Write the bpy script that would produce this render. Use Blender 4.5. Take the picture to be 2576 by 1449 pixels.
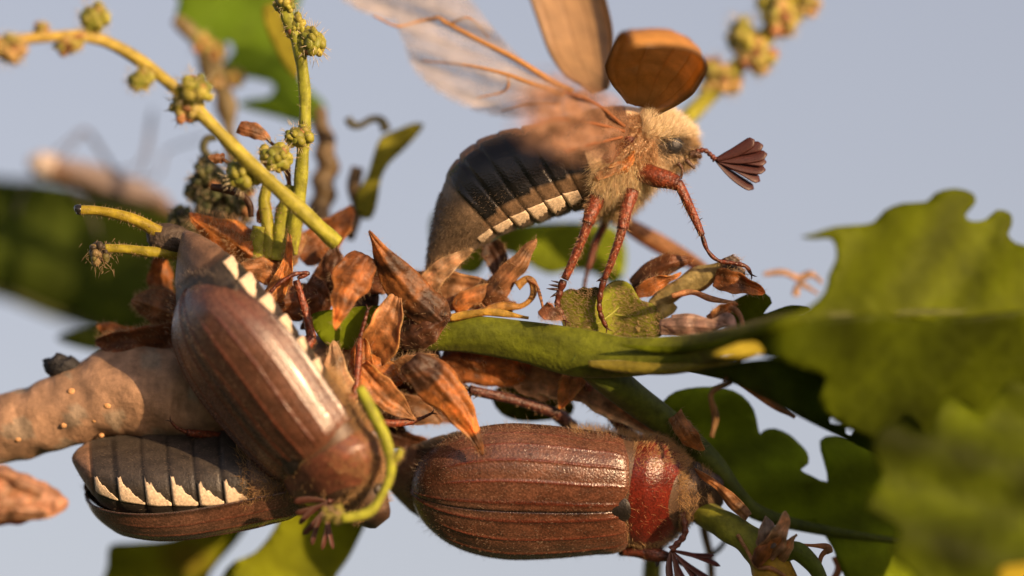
import bpy, math, random
import numpy as np
from mathutils import Vector, Matrix
from mathutils.geometry import delaunay_2d_cdt

random.seed(7); RNG = np.random.default_rng(11)
R = math.radians
scene = bpy.context.scene
for o in list(bpy.data.objects):
    bpy.data.objects.remove(o)
COL = scene.collection

# ------------------------------------------------------------------ camera (macro lens, looking a little upwards)
LENS, SENSOR, FIELD = 250.0, 36.0, 0.100          # 100 mm wide field: the beetles come out about 28 mm long
DIST = FIELD * LENS / SENSOR                       # distance to the focus plane, m
U = FIELD / 2576.0                                 # one unit of the working grid in metres
PITCH = R(13.0)
CAM = np.array([0.0, 0.0, 1.55])
FWD = np.array([0.0, math.cos(PITCH), math.sin(PITCH)])
UPV = np.array([0.0, -math.sin(PITCH), math.cos(PITCH)])
RGT = np.array([1.0, 0.0, 0.0])
cd = bpy.data.cameras.new('camera'); cam = bpy.data.objects.new('camera', cd); COL.objects.link(cam)
cd.lens = LENS; cd.sensor_width = SENSOR; cd.clip_start = 0.05; cd.clip_end = 6000
cam.location = CAM; cam.rotation_euler = (math.pi / 2 + PITCH, 0, 0)
cd.dof.use_dof = True; cd.dof.focus_distance = DIST - 95 * U; cd.dof.aperture_fstop = 6.2
scene.camera = cam

# ------------------------------------------------------------------ evening sun and sky
SUN_EL, SUN_AZ = R(7.5), R(139.0)                 # azimuth clockwise from +Y: behind the camera, to its right
world = bpy.data.worlds.new('World'); scene.world = world; world.use_nodes = True
wn, wl = world.node_tree.nodes, world.node_tree.links
bg = wn['Background']
sky = wn.new('ShaderNodeTexSky'); sky.sky_type = 'NISHITA'; sky.sun_disc = False
sky.sun_elevation = SUN_EL; sky.sun_rotation = SUN_AZ
sky.air_density = 1.0; sky.dust_density = 2.0; sky.ozone_density = 1.0; sky.altitude = 100
hs = wn.new('ShaderNodeHueSaturation'); hs.inputs['Saturation'].default_value = 0.60; hs.inputs['Value'].default_value = 1.12
hs.inputs['Hue'].default_value = 0.5
tint = wn.new('ShaderNodeVectorMath'); tint.operation = 'MULTIPLY'; tint.inputs[1].default_value = (1.0, 0.885, 0.95)   # lavender evening haze
wl.new(sky.outputs[0], hs.inputs['Color']); wl.new(hs.outputs[0], tint.inputs[0]); wl.new(tint.outputs[0], bg.inputs['Color'])
bg.inputs['Strength'].default_value = 0.134
sd = bpy.data.lights.new('sun', 'SUN'); sun = bpy.data.objects.new('sun', sd); COL.objects.link(sun)
sd.energy = 5.0; sd.angle = R(0.6); sd.color = (1.0, 0.66, 0.36)
to_sun = Vector((math.cos(SUN_EL) * math.sin(SUN_AZ), math.cos(SUN_EL) * math.cos(SUN_AZ), math.sin(SUN_EL)))
sun.rotation_euler = to_sun.to_track_quat('Z', 'Y').to_euler(); sun.location = (2, -2, 4)
vs = scene.view_settings
vs.view_transform = 'Standard'; vs.look = 'None'; vs.exposure = 0.45; vs.gamma = 1.0; vs.use_curve_mapping = False
scene.cycles.use_denoising = True
scene.cycles.max_bounces = 8; scene.cycles.transparent_max_bounces = 12

# ------------------------------------------------------------------ helpers: the working grid
def PX(p):
    """grid points (right, down, away from the focus plane; all in units of 38.8 micrometres) -> world metres"""
    p = np.atleast_2d(np.asarray(p, float))
    s = 1 + p[:, 2] * U / DIST
    X = (p[:, 0] - 1288) * U * s; Y = (724.5 - p[:, 1]) * U * s; Z = DIST + p[:, 2] * U
    return CAM + X[:, None] * RGT + Y[:, None] * UPV + Z[:, None] * FWD

BASE = {}
def thing(name, label, cat, base, group=None, kind=None):
    o = bpy.data.objects.new(name, None); COL.objects.link(o)
    o.empty_display_size = 0.005
    b = PX([base])[0]; o.location = b; BASE[o] = b
    o['label'] = label; o['category'] = cat
    if group: o['group'] = group
    if kind: o['kind'] = kind
    return o

def base_of(o):
    while o.parent: o = o.parent
    return BASE[o]

def raw_obj(name, verts, faces, mat, parent=None, cols=None, smooth=True):
    me = bpy.data.meshes.new(name)
    me.from_pydata(np.asarray(verts).tolist(), [], [list(map(int, f)) for f in faces])
    if cols is not None:
        a = me.color_attributes.new('Col', 'FLOAT_COLOR', 'POINT')
        c = np.ones((len(verts), 4), np.float32); c[:, :cols.shape[1]] = np.clip(cols, 0, 1)
        a.data.foreach_set('color', c.ravel())
    if smooth: me.polygons.foreach_set('use_smooth', [True] * len(me.polygons))
    me.materials.append(mat); me.update()
    o = bpy.data.objects.new(name, me); COL.objects.link(o)
    if parent is not None: o.parent = parent
    return o

def obj(name, pts, faces, mat, parent, cols=None, smooth=True, thick=0.0, offset=0.0):
    v = PX(pts) - base_of(parent)
    n = len(v)
    if cols is None: cols = np.full((n, 3), 0.5)
    cols = np.asarray(cols, float)
    if cols.ndim == 1: cols = np.tile(cols, (n, 1))
    o = raw_obj(name, v, faces, mat, parent, cols, smooth)
    if thick:
        m = o.modifiers.new('thickness', 'SOLIDIFY'); m.thickness = thick * U; m.offset = offset
    return o

def spl(ctrl, n):
    """Catmull-Rom through the control rows, n samples"""
    c = np.asarray(ctrl, float); k = len(c)
    if k == 2:
        t = np.linspace(0, 1, n)[:, None]; return c[0] * (1 - t) + c[1] * t
    e = np.vstack([2 * c[0] - c[1], c, 2 * c[-1] - c[-2]])
    t = np.linspace(0, k - 1, n); i = np.minimum(t.astype(int), k - 2); f = (t - i)[:, None]
    p0, p1, p2, p3 = e[i], e[i + 1], e[i + 2], e[i + 3]
    return 0.5 * (2 * p1 + (p2 - p0) * f + (2 * p0 - 5 * p1 + 4 * p2 - p3) * f**2 + (3 * p1 - p0 - 3 * p2 + p3) * f**3)

def lerp(ctrl, t):
    """piecewise-linear rows keyed by the first column"""
    c = np.asarray(ctrl, float)
    return np.stack([np.interp(t, c[:, 0], c[:, j]) for j in range(1, c.shape[1])], -1)

def unit(v):
    v = np.asarray(v, float)
    return v / np.maximum(np.linalg.norm(v, axis=-1, keepdims=True), 1e-9)

def grid_faces(n, m, wrap=False, cap=False):
    f = []
    mm = m if wrap else m - 1
    for i in range(n - 1):
        for j in range(mm):
            a, b = i * m + j, i * m + (j + 1) % m
            f.append((a, b, b + m, a + m))
    if cap:
        f.append(tuple(range(m - 1, -1, -1))); f.append(tuple((n - 1) * m + j for j in range(m)))
    return f

def tube(ctrl, n=24, m=10, rfun=None, cap=True, flat=1.0, ref=(0, 0, 1)):
    """round tube through (x, y, d, radius) controls; returns points, faces, s, angle"""
    c = spl(ctrl, n); P = c[:, :3]; r = np.maximum(c[:, 3], 0.3)
    T = unit(np.gradient(P, axis=0))
    a = unit(np.cross(T, np.asarray(ref, float)) + 1e-6); N = np.zeros_like(P)
    N[0] = a[0]
    for i in range(1, n):
        v = N[i - 1] - T[i] * np.dot(N[i - 1], T[i]); N[i] = unit(v)
    B = np.cross(T, N)
    th = np.linspace(0, 2 * math.pi, m, endpoint=False)
    s = np.linspace(0, 1, n)
    rr = np.repeat(r[:, None], m, 1)
    if rfun is not None: rr = rr * rfun(s[:, None], th[None, :])
    pts = P[:, None, :] + rr[..., None] * (np.cos(th)[None, :, None] * N[:, None, :] + flat * np.sin(th)[None, :, None] * B[:, None, :])
    S, A = np.meshgrid(s, th, indexing='ij')
    return pts.reshape(-1, 3), grid_faces(n, m, True, cap), S.ravel(), A.ravel()

def join(parts):
    """parts: list of (pts, faces, cols) -> one mesh"""
    P, F, C, k = [], [], [], 0
    for p, f, c in parts:
        p = np.asarray(p, float); c = np.asarray(c, float)
        if c.ndim == 1: c = np.tile(c, (len(p), 1))
        P.append(p); C.append(c); F += [tuple(i + k for i in q) for q in f]; k += len(p)
    return np.vstack(P), F, np.vstack(C)

def ball(c, r, n=8, m=10):
    c = np.asarray(c, float); r = np.ones(3) * r
    th = np.linspace(0.12, math.pi - 0.12, n); ph = np.linspace(0, 2 * math.pi, m, endpoint=False)
    T, Q = np.meshgrid(th, ph, indexing='ij')
    p = np.stack([np.sin(T) * np.cos(Q), np.cos(T), np.sin(T) * np.sin(Q)], -1).reshape(-1, 3) * r + c
    return p, grid_faces(n, m, True, True)

def vnoise(p, scale, seed=0):
    """smooth pseudo-noise in [-1, 1] for grid points"""
    p = np.asarray(p, float) / scale
    r = np.random.default_rng(seed); o = np.zeros(len(p))
    for k in range(6):
        d = unit(r.normal(size=3)) * r.uniform(0.6, 1.9); o += np.sin(p @ d * 2 * math.pi / 1.6 + r.uniform(0, 6.28))
    return o / 3.2

def hairs(roots, dirs, length, width, rng=RNG, bend=(0, 0, 0), jitter=0.25):
    """thin three-sided tapering hairs"""
    n = len(roots)
    if n == 0: return np.zeros((0, 3)), []
    d = unit(unit(dirs) + rng.normal(size=(n, 3)) * jitter)
    L = (np.asarray(length) * rng.uniform(0.55, 1.25, n))[:, None]
    a = unit(np.cross(d, rng.normal(size=(n, 3)))); b = np.cross(d, a)
    mid = roots + d * L * 0.55 + np.asarray(bend) * L * 0.12
    tip = roots + d * L + np.asarray(bend) * L * 0.45
    out = np.empty((n, 7, 3))
    for k in range(3):
        v = math.cos(k * 2.094) * a + math.sin(k * 2.094) * b
        out[:, k] = roots + v * width; out[:, 3 + k] = mid + v * width * 0.7
    out[:, 6] = tip
    F = []
    tmpl = [(0, 1, 4, 3), (1, 2, 5, 4), (2, 0, 3, 5), (3, 4, 6), (4, 5, 6), (5, 3, 6)]
    for i in range(n):
        o = i * 7
        F += [tuple(q + o for q in t) for t in tmpl]
    return out.reshape(-1, 3), F

def scatter(pts, faces, n, mask=None, rng=RNG):
    """random points on a mesh with outward normals (quads split)"""
    q = np.array([f for f in faces if len(f) == 4])
    A, B, C, D = (pts[q[:, k]] for k in range(4))
    nr = np.cross(C - A, D - B); ar = np.linalg.norm(nr, axis=1)
    if mask is not None: ar = ar * mask(((A + B + C + D) / 4))
    if ar.sum() <= 0: return np.zeros((0, 3)), np.zeros((0, 3)), np.zeros(0, int)
    i = rng.choice(len(q), n, p=ar / ar.sum())
    a, b = rng.random((n, 1)), rng.random((n, 1))
    p = (A[i] * (1 - a) + B[i] * a) * (1 - b) + (D[i] * (1 - a) + C[i] * a) * b
    return p, unit(nr[i]), q[i, 0]

def in_poly(x, y, poly):
    poly = np.asarray(poly, float); c = np.zeros(np.shape(x), bool)
    px, py = poly[:, 0], poly[:, 1]; j = len(poly) - 1
    for i in range(len(poly)):
        hit = ((py[i] > y) != (py[j] > y)) & (x < (px[j] - px[i]) * (y - py[i]) / (py[j] - py[i] + 1e-12) + px[i])
        c ^= hit; j = i
    return c

# ------------------------------------------------------------------ materials (colour from the mesh, grain and relief procedural)
def material(name, rough=0.5, grain=0.25, gscale=2500, bump=0.0, bscale=3000, trans=0.0, tcol=None, sheen=0.0, spec=0.5,
             coat=0.0, alpha=1.0, stretch=None, sheen_col=(1, 0.9, 0.8), sss=0.0, rvar=0.0, attr_gloss=None, attr_alpha=False):
    m = bpy.data.materials.new(name); m.use_nodes = True
    nt = m.node_tree; N, L = nt.nodes, nt.links
    b = N['Principled BSDF']; out = N['Material Output']
    at = N.new('ShaderNodeAttribute'); at.attribute_name = 'Col'
    tc = N.new('ShaderNodeTexCoord'); mp = N.new('ShaderNodeMapping'); L.new(tc.outputs['Object'], mp.inputs['Vector'])
    if stretch: mp.inputs['Scale'].default_value = stretch
    nz = N.new('ShaderNodeTexNoise'); nz.inputs['Scale'].default_value = gscale; nz.inputs['Detail'].default_value = 5
    nz.inputs['Roughness'].default_value = 0.65
    L.new(mp.outputs[0], nz.inputs['Vector'])
    mr = N.new('ShaderNodeMapRange'); mr.inputs['From Min'].default_value = 0.3; mr.inputs['From Max'].default_value = 0.7
    mr.inputs['To Min'].default_value = 1 - grain; mr.inputs['To Max'].default_value = 1 + grain
    L.new(nz.outputs['Fac'], mr.inputs['Value'])
    mx = N.new('ShaderNodeVectorMath'); mx.operation = 'SCALE'
    L.new(at.outputs['Color'], mx.inputs[0]); L.new(mr.outputs[0], mx.inputs['Scale'])
    L.new(mx.outputs[0], b.inputs['Base Color'])
    b.inputs['Roughness'].default_value = rough; b.inputs['Specular IOR Level'].default_value = spec
    if rvar:
        m2 = N.new('ShaderNodeMapRange'); m2.inputs['From Min'].default_value = 0.3; m2.inputs['From Max'].default_value = 0.7
        m2.inputs['To Min'].default_value = rough - rvar; m2.inputs['To Max'].default_value = rough + rvar
        L.new(nz.outputs['Fac'], m2.inputs['Value']); L.new(m2.outputs[0], b.inputs['Roughness'])
    if attr_gloss is not None:                                        # the mesh colour's fourth channel: 0 glossy plate, 1 dull
        m3 = N.new('ShaderNodeMapRange'); m3.inputs['To Min'].default_value = attr_gloss; m3.inputs['To Max'].default_value = rough
        L.new(at.outputs['Alpha'], m3.inputs['Value']); L.new(m3.outputs[0], b.inputs['Roughness'])
    b.inputs['Sheen Weight'].default_value = sheen; b.inputs['Sheen Tint'].default_value = (*sheen_col, 1)
    b.inputs['Sheen Roughness'].default_value = 0.4
    b.inputs['Coat Weight'].default_value = coat; b.inputs['Coat Roughness'].default_value = 0.15
    if sss:
        b.inputs['Subsurface Weight'].default_value = sss
        b.inputs['Subsurface Radius'].default_value = (0.0008, 0.0005, 0.0003)
        b.inputs['Subsurface Scale'].default_value = 1.0
    if bump:
        nb = N.new('ShaderNodeTexNoise'); nb.inputs['Scale'].default_value = bscale; nb.inputs['Detail'].default_value = 3
        L.new(mp.outputs[0], nb.inputs['Vector'])
        bp = N.new('ShaderNodeBump'); bp.inputs['Strength'].default_value = 1.0; bp.inputs['Distance'].default_value = bump * U
        L.new(nb.outputs['Fac'], bp.inputs['Height']); L.new(bp.outputs[0], b.inputs['Normal'])
    last = b.outputs[0]
    if trans:
        t = N.new('ShaderNodeBsdfTranslucent')
        if tcol is not None:
            tm = N.new('ShaderNodeVectorMath'); tm.operation = 'MULTIPLY'; tm.inputs[1].default_value = tcol
            L.new(mx.outputs[0], tm.inputs[0]); L.new(tm.outputs[0], t.inputs['Color'])
        else: L.new(mx.outputs[0], t.inputs['Color'])
        ms = N.new('ShaderNodeMixShader'); ms.inputs[0].default_value = trans
        L.new(last, ms.inputs[1]); L.new(t.outputs[0], ms.inputs[2]); last = ms.outputs[0]
    if alpha < 1:
        tr = N.new('ShaderNodeBsdfTransparent'); ms = N.new('ShaderNodeMixShader'); ms.inputs[0].default_value = alpha
        if attr_alpha:
            ma = N.new('ShaderNodeMath'); ma.operation = 'MULTIPLY'; ma.inputs[1].default_value = alpha
            L.new(at.outputs['Alpha'], ma.inputs[0]); L.new(ma.outputs[0], ms.inputs[0])
        L.new(tr.outputs[0], ms.inputs[1]); L.new(last, ms.inputs[2]); last = ms.outputs[0]
    L.new(last, out.inputs['Surface'])
    return m

M = dict(
    elytra=material('elytra_brown', rough=0.25, grain=0.6, gscale=4600, bump=1.8, bscale=5200, sheen=0.08, spec=0.8, rvar=0.08, coat=0.12),
    elytra_under=material('elytra_underside', rough=0.24, grain=0.10, gscale=2500, bump=0.5, bscale=3000, trans=0.5, spec=0.7, coat=0.2),
    pronotum=material('pronotum_red', rough=0.28, grain=0.6, gscale=4500, bump=1.6, bscale=5200, sheen=0.10, spec=0.6),
    body=material('body_chitin', rough=0.46, grain=0.4, gscale=4000, bump=1.3, bscale=5000, sheen=0.08, attr_gloss=0.26),
    gloss=material('glossy_chitin', rough=0.22, grain=0.2, gscale=3000, bump=0.5, bscale=4000, coat=0.4),
    leg=material('leg_chitin', rough=0.40, grain=0.75, gscale=2800, bump=4.0, bscale=3600, spec=0.5),
    fur=material('fur', rough=0.5, grain=0.15, trans=0.45, spec=0.5),
    lamella=material('antenna_lamella', rough=0.5, grain=0.25, gscale=4000, trans=0.1),
    wing=material('wing_membrane', rough=0.3, grain=0.06, gscale=600, trans=0.5, alpha=0.55, bump=6, bscale=500, attr_alpha=True),
    wing_brown=material('wing_membrane_brown', rough=0.4, grain=0.35, gscale=420, trans=0.4, alpha=0.97, bump=8, bscale=500, attr_alpha=True),
    vein=material('wing_vein', rough=0.4, grain=0.2, trans=0.2),
    bark=material('bark', rough=0.65, grain=0.35, gscale=700, bump=2.5, bscale=1500, spec=0.35),
    stem=material('green_stem', rough=0.55, spec=0.3, grain=0.35, gscale=1100, bump=2.5, bscale=1900, trans=0.2, sheen=0.2),
    leaf=material('oak_leaf', rough=0.6, spec=0.1, grain=0.3, gscale=220, bump=5, bscale=700, trans=0.4, tcol=(1.25, 1.15, 0.6)),
    scale=material('bud_scale', rough=0.5, grain=0.55, gscale=1100, bump=3, bscale=2600, trans=0.42, tcol=(1.4, 0.75, 0.33), sheen=0.15),
    flower=material('catkin_flower', rough=0.55, grain=0.3, gscale=2500, bump=3, bscale=3000, trans=0.2, sheen=0.2),
    dark=material('dark_dead', rough=0.7, grain=0.4, gscale=1500, bump=8, bscale=1500),
    grass=material('meadow', rough=0.8, grain=0.35, gscale=0.4),
)
# ------------------------------------------------------------------ beetles
CHEST = np.array([0.105, 0.033, 0.015]); REDDK = np.array([0.085, 0.013, 0.005]); GREYB = np.array([0.135, 0.069, 0.044])
BLACK = np.array([0.012, 0.011, 0.010]); GREYK = np.array([0.024, 0.019, 0.015]); WHITE = np.array([0.70, 0.55, 0.385])
GOLD = np.array([0.62, 0.42, 0.20]); LEGC = np.array([0.16, 0.035, 0.013])

class Frame:
    """beetle-local (x forward, y left, z up) -> grid"""
    def __init__(s, origin, f, n, scale=1.0):
        f = unit(f); n = np.asarray(n, float); n = unit(n - f * np.dot(n, f)); l = np.cross(n, f)
        s.o = np.asarray(origin, float); s.k = scale
        s.A = np.stack([v * np.array([1, -1, -1]) for v in (f, l, n)])      # (right, up, toward) -> (right, down, away)
    def __call__(s, p):
        return s.o + s.k * (np.asarray(p, float).reshape(-1, 3) @ s.A)
    def vec(s, v):
        return np.asarray(v, float).reshape(-1, 3) @ s.A

SEG_X = np.array([-545., -470., -400., -332., -262., -195., -130.])
def body_template():
    st = np.array([  # x, half width, top, bottom
        (-648, 5, -100, -110), (-640, 18, -90, -118), (-615, 44, -62, -126), (-565, 88, -18, -132), (-480, 134, 38, -134), (-380, 158, 68, -132),
        (-250, 168, 84, -126), (-120, 164, 90, -120), (0, 146, 95, -116), (60, 136, 88, -112), (118, 104, 60, -98), (150, 78, 38, -82),
        (182, 68, 30, -66), (210, 54, 16, -52), (228, 44, 4, -42), (236, 30, -6, -34)])
    n, m = 150, 56
    xs = np.concatenate([np.linspace(-648, -560, 24), np.linspace(-556, 110, 90), np.linspace(116, 236, 36)]); n = len(xs)
    prm = lerp(st, xs)
    for _ in range(3): prm[1:-1] = (prm[:-2] + 2 * prm[1:-1] + prm[2:]) / 4
    th = np.linspace(0, 2 * math.pi, m, endpoint=False)          # 0 top, pi/2 left
    w, zt, zb = prm[:, 0], prm[:, 1], prm[:, 2]
    zc, hz = (zt + zb) / 2 + 8, (zt - zb) / 2
    seg = np.zeros(n)
    for a in SEG_X: seg = np.where(xs < a, seg, seg)             # step at each plate edge
    k = np.ones((n, m))
    for a in SEG_X:
        d = xs - a
        k *= (1 - 0.035 * np.exp(-(d / 3.5) ** 2) - 0.022 * np.clip(1 + d / 40, 0, 1) * (d < 0))[:, None]
    ct, sn = np.cos(th), np.sin(th)
    y = w[:, None] * np.sign(sn) * np.abs(sn) ** 0.92 * k
    z = zc[:, None] + hz[:, None] * np.sign(ct) * np.abs(ct) ** 0.92 * k
    P = np.stack([np.repeat(xs[:, None], m, 1), y, z], -1).reshape(-1, 3)
    X = np.repeat(xs[:, None], m, 1).ravel(); T = np.tile(th, n)
    ang = np.degrees(np.minimum(T, 2 * math.pi - T))              # 0 top .. 180 belly
    C = np.tile(GREYK, (len(P), 1))
    nz = vnoise(P, 26, 3)
    C = C * (1 + 0.35 * nz)[:, None]
    pyg = X < -540
    C[pyg] = np.array([0.13, 0.075, 0.046]) * (1 + 0.3 * nz[pyg, None])
    # white lateral triangles, one on each plate
    for a0, a1 in zip(SEG_X[:-1], SEG_X[1:]):
        u = (X - a0) / (a1 - a0)
        top = 86 + 0 * u; low = 86 + 36 * np.clip(1.08 - u, 0, 1) ** 0.8 + 3 * nz
        continue
        wmask = (u > 0.05) & (u < 1.0) & (ang > top) & (ang < low)
        C[wmask] = WHITE * (0.94 + 0.1 * nz[wmask, None])
    belly = (ang > 128) & (X < -120)
    C[belly] = C[belly] * 1.5
    th_m = X > -125
    C[th_m] = np.array([0.085, 0.048, 0.028])
    hd = X > 140
    C[hd] = np.array([0.085, 0.05, 0.03]) * (1 + 0.4 * nz[hd, None])
    C[X > 214] = np.array([0.05, 0.025, 0.015])
    for a in SEG_X: C[np.abs(X - a) < 4] *= 0.35
    return P, grid_faces(n, m, True, True), C, X, ang, T

def elytron_template(L=568, W=180, H=136, ns=110, nt=84, flat=0.0):
    s = np.linspace(0, 1, ns) ; s = 1 - (1 - s) ** 1.25; t = np.linspace(0, 1, nt)
    S, T = np.meshgrid(s, t, indexing='ij')
    f = np.where(s < 0.16, 0.66 + 0.23 * np.sqrt(np.clip(1 - (1 - np.clip(s / 0.16, 0, 1)) ** 2, 0, 1)), 0.89)
    f = np.where(s >= 0.16, 0.89 + 0.11 * np.sin(np.clip((s - 0.16) / 0.42, 0, 1) * math.pi / 2), f)
    f = f * np.where(s > 0.50, np.sqrt(np.clip(1 - np.clip((s - 0.50) / 0.50, 0, 1) ** 2.2, 0, 1)), 1)
    h = (0.84 + 0.16 * np.sin(np.clip(s / 0.3, 0, 1) * math.pi / 2)) * np.where(s > 0.35, np.sqrt(np.clip(1 - np.clip((s - 0.35) / 0.65, 0, 1) ** 3.0, 0, 1)), 1)
    thm = R(93); th = T * thm
    w = (W * f)[:, None]; hh = (H * h)[:, None]
    y = w * np.sin(th) ** 0.86 + 0.6
    ct = np.cos(th)
    z = -8 + hh * np.sign(ct) * np.abs(ct) ** 0.84 - 16 * (s[:, None] > 2)
    fr = np.clip(1 - s / 0.05, 0, 1)[:, None]                        # front edge rolls down
    z = z - 16 * fr ** 2
    x = 6 - L * S - 10 * np.sin(math.pi * T) * 0 - 26 * np.clip(T - 0.6, 0, 1) ** 1.5 * (1 - S) * 0
    # the front edge runs back towards the scutellum
    x = x - 34 * np.clip(1 - T / 0.22, 0, 1) ** 1.3 * np.clip(1 - S / 0.12, 0, 1)
    # humeral bump
    z = z + 7 * np.exp(-((S - 0.07) / 0.05) ** 2 - ((T - 0.62) / 0.12) ** 2)
    # apical bump
    bump = np.exp(-((S - 0.86) / 0.05) ** 2 - ((T - 0.45) / 0.16) ** 2); z = z + 5 * bump
    rib = np.zeros_like(S); fade = np.clip((S - 0.02) / 0.06, 0, 1) * np.clip((0.90 - S) / 0.10, 0, 1)
    for c, wd, am in ((0.045, 0.014, 3.0), (0.235, 0.012, 3.0), (0.455, 0.012, 3.0), (0.655, 0.011, 2.6), (0.83, 0.011, 1.8)):
        cc = c + 0.02 * np.sin(S * 3.0)
        rib = np.maximum(rib, am / 3.2 * np.exp(-((T - cc) / wd) ** 2) * (fade if c > 0.1 else 1))
    P = np.stack([x, y, z], -1)
    du = np.gradient(P, axis=0); dv = np.gradient(P, axis=1); nrm = unit(np.cross(dv, du))
    nrm = np.where(nrm[..., 2:3] < -0.5, -nrm, nrm)
    P = P + nrm * (rib * 3.4 + 3.0 * np.clip((T - 0.965) / 0.02, 0, 1))[..., None]
    return P.reshape(-1, 3), grid_faces(ns, nt), S.ravel(), T.ravel(), rib.ravel(), bump.ravel()

EL = elytron_template()
BT = body_template()

def elytron_cols(kind='brown'):
    P, F, S, T, rib, bump = EL
    nz = vnoise(P, 40, 5); n2 = vnoise(P, 12, 6)
    if kind == 'brown':
        n3 = np.clip(0.5 + 0.8 * vnoise(P, 150, 7), 0, 1)[:, None]; C = (GREYB * 0.75 + CHEST * 0.25) * (1 - n3) + (GREYB * 0.2 + CHEST * 0.8) * 0.85 * n3
        C = C * (0.95 + 0.20 * nz + 0.16 * n2)[:, None]
        k = np.clip(rib, 0, 1)[:, None]; C = C * (1 - k * 0.9) + REDDK * 1.3 * k * 0.9
        groove = np.exp(-((T - 0.075) / 0.02) ** 2)[:, None]; C = C * (1 - 0.4 * groove)
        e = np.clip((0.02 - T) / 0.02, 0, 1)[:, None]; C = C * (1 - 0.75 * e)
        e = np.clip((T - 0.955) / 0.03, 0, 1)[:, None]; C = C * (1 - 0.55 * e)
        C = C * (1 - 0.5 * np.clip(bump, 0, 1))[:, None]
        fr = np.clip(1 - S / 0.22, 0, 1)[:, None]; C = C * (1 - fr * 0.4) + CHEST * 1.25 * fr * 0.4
    else:
        C = np.array([0.52, 0.33, 0.155]) * (1 + 0.10 * nz)[:, None]
        k = np.clip(rib, 0, 1)[:, None]; C = C * (1 - k * 0.28) + np.array([0.30, 0.16, 0.07]) * k * 0.28
        e = np.clip((T - 0.93) / 0.06, 0, 1)[:, None]; C = C * (1 - 0.75 * e)
        e = np.clip((0.03 - T) / 0.03, 0, 1)[:, None]; C = C * (1 - 0.6 * e)
        e = np.clip(1 - S / 0.10, 0, 1)[:, None]; C = C * (1 - 0.6 * e)
    return C

def pronotum_template(ns=40, nt=64):
    st = np.array([(0, 130, 102), (0.12, 142, 110), (0.35, 149, 112), (0.6, 136, 100), (0.85, 104, 74), (1, 80, 52)], float)
    s = np.linspace(0, 1, ns); prm = lerp(st, s)
    for _ in range(4): prm[1:-1] = (prm[:-2] + 2 * prm[1:-1] + prm[2:]) / 4
    th = np.linspace(-R(108), R(108), nt); S, T = np.meshgrid(s, th, indexing='ij')
    w, h = prm[:, :1], prm[:, 1:2]
    y = w * np.sign(np.sin(T)) * np.abs(np.sin(T)) ** 0.9; ct = np.cos(T); z = -10 + h * np.sign(ct) * np.abs(ct) ** 0.88
    side = np.abs(T) / R(108)
    x = -4 + 138 * S - 20 * np.cos(T * 0.8) * (1 - S) + 14 * side * (1 - S) + 16 * side ** 2 * S * 1.0
    z = z - 3.0 * np.exp(-((S - 0.04) / 0.03) ** 2)
    P = np.stack([x, y, z], -1).reshape(-1, 3)
    return P, grid_faces(ns, nt), S.ravel(), side.ravel(), T.ravel()
PR = pronotum_template()

def lamella(base, tip, width, thick=2.6, bow=6.0, side=1, n=16, m=10, roll=0.0):
    base, tip = np.asarray(base, float), np.asarray(tip, float); ax = tip - base; L = np.linalg.norm(ax); ax = ax / L
    pr = unit(np.cross(ax, (0, 0, 1))); up = np.cross(pr, ax)
    a = pr * math.cos(roll) + up * math.sin(roll); b = np.cross(ax, a)
    s = np.linspace(0, 1, n)
    w = width * (0.30 + 0.70 * np.sin(np.clip(s * 1.05, 0, 1) * math.pi * 0.62)) * np.sqrt(np.clip(1 - np.clip((s - 0.86) / 0.14, 0, 1) ** 2, 0.02, 1))
    th = np.linspace(0, 2 * math.pi, m, endpoint=False)
    c = base + ax * L * s[:, None] + pr * (side * bow * np.sin(s * math.pi))[:, None]
    P = c[:, None] + w[:, None, None] * np.cos(th)[None, :, None] * a + (thick * np.sqrt(w / width))[:, None, None] * np.sin(th)[None, :, None] * b
    return P.reshape(-1, 3), grid_faces(n, m, True, True)

def antenna(parent, stalk, tips, width, col=(0.075, 0.018, 0.012), col2=None, roll=0.5):
    col = np.array(col)
    p, f, s, a = tube(stalk, 20, 9, lambda s, t: 1 + 0.22 * np.sin(s * 34) + 0 * t)
    an = obj('antenna', p, f, M['leg'], parent, np.array([0.11, 0.03, 0.017]))
    b = np.array(stalk[-1][:3], float)
    for i, t in enumerate(tips):
        off = np.array([0, 0, (i - len(tips) / 2) * 3.5])
        c = col * RNG.uniform(0.8, 1.25)
        if col2 is not None and i in col2: c = np.array(col2[i])
        p, f = lamella(b + off * 0.4, np.array(t, float) + off, width, side=1 if i % 2 else -1, bow=5, roll=roll + 0.08 * i)
        obj('lamella', p, f, M['lamella'], an, c)
    return an

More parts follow.
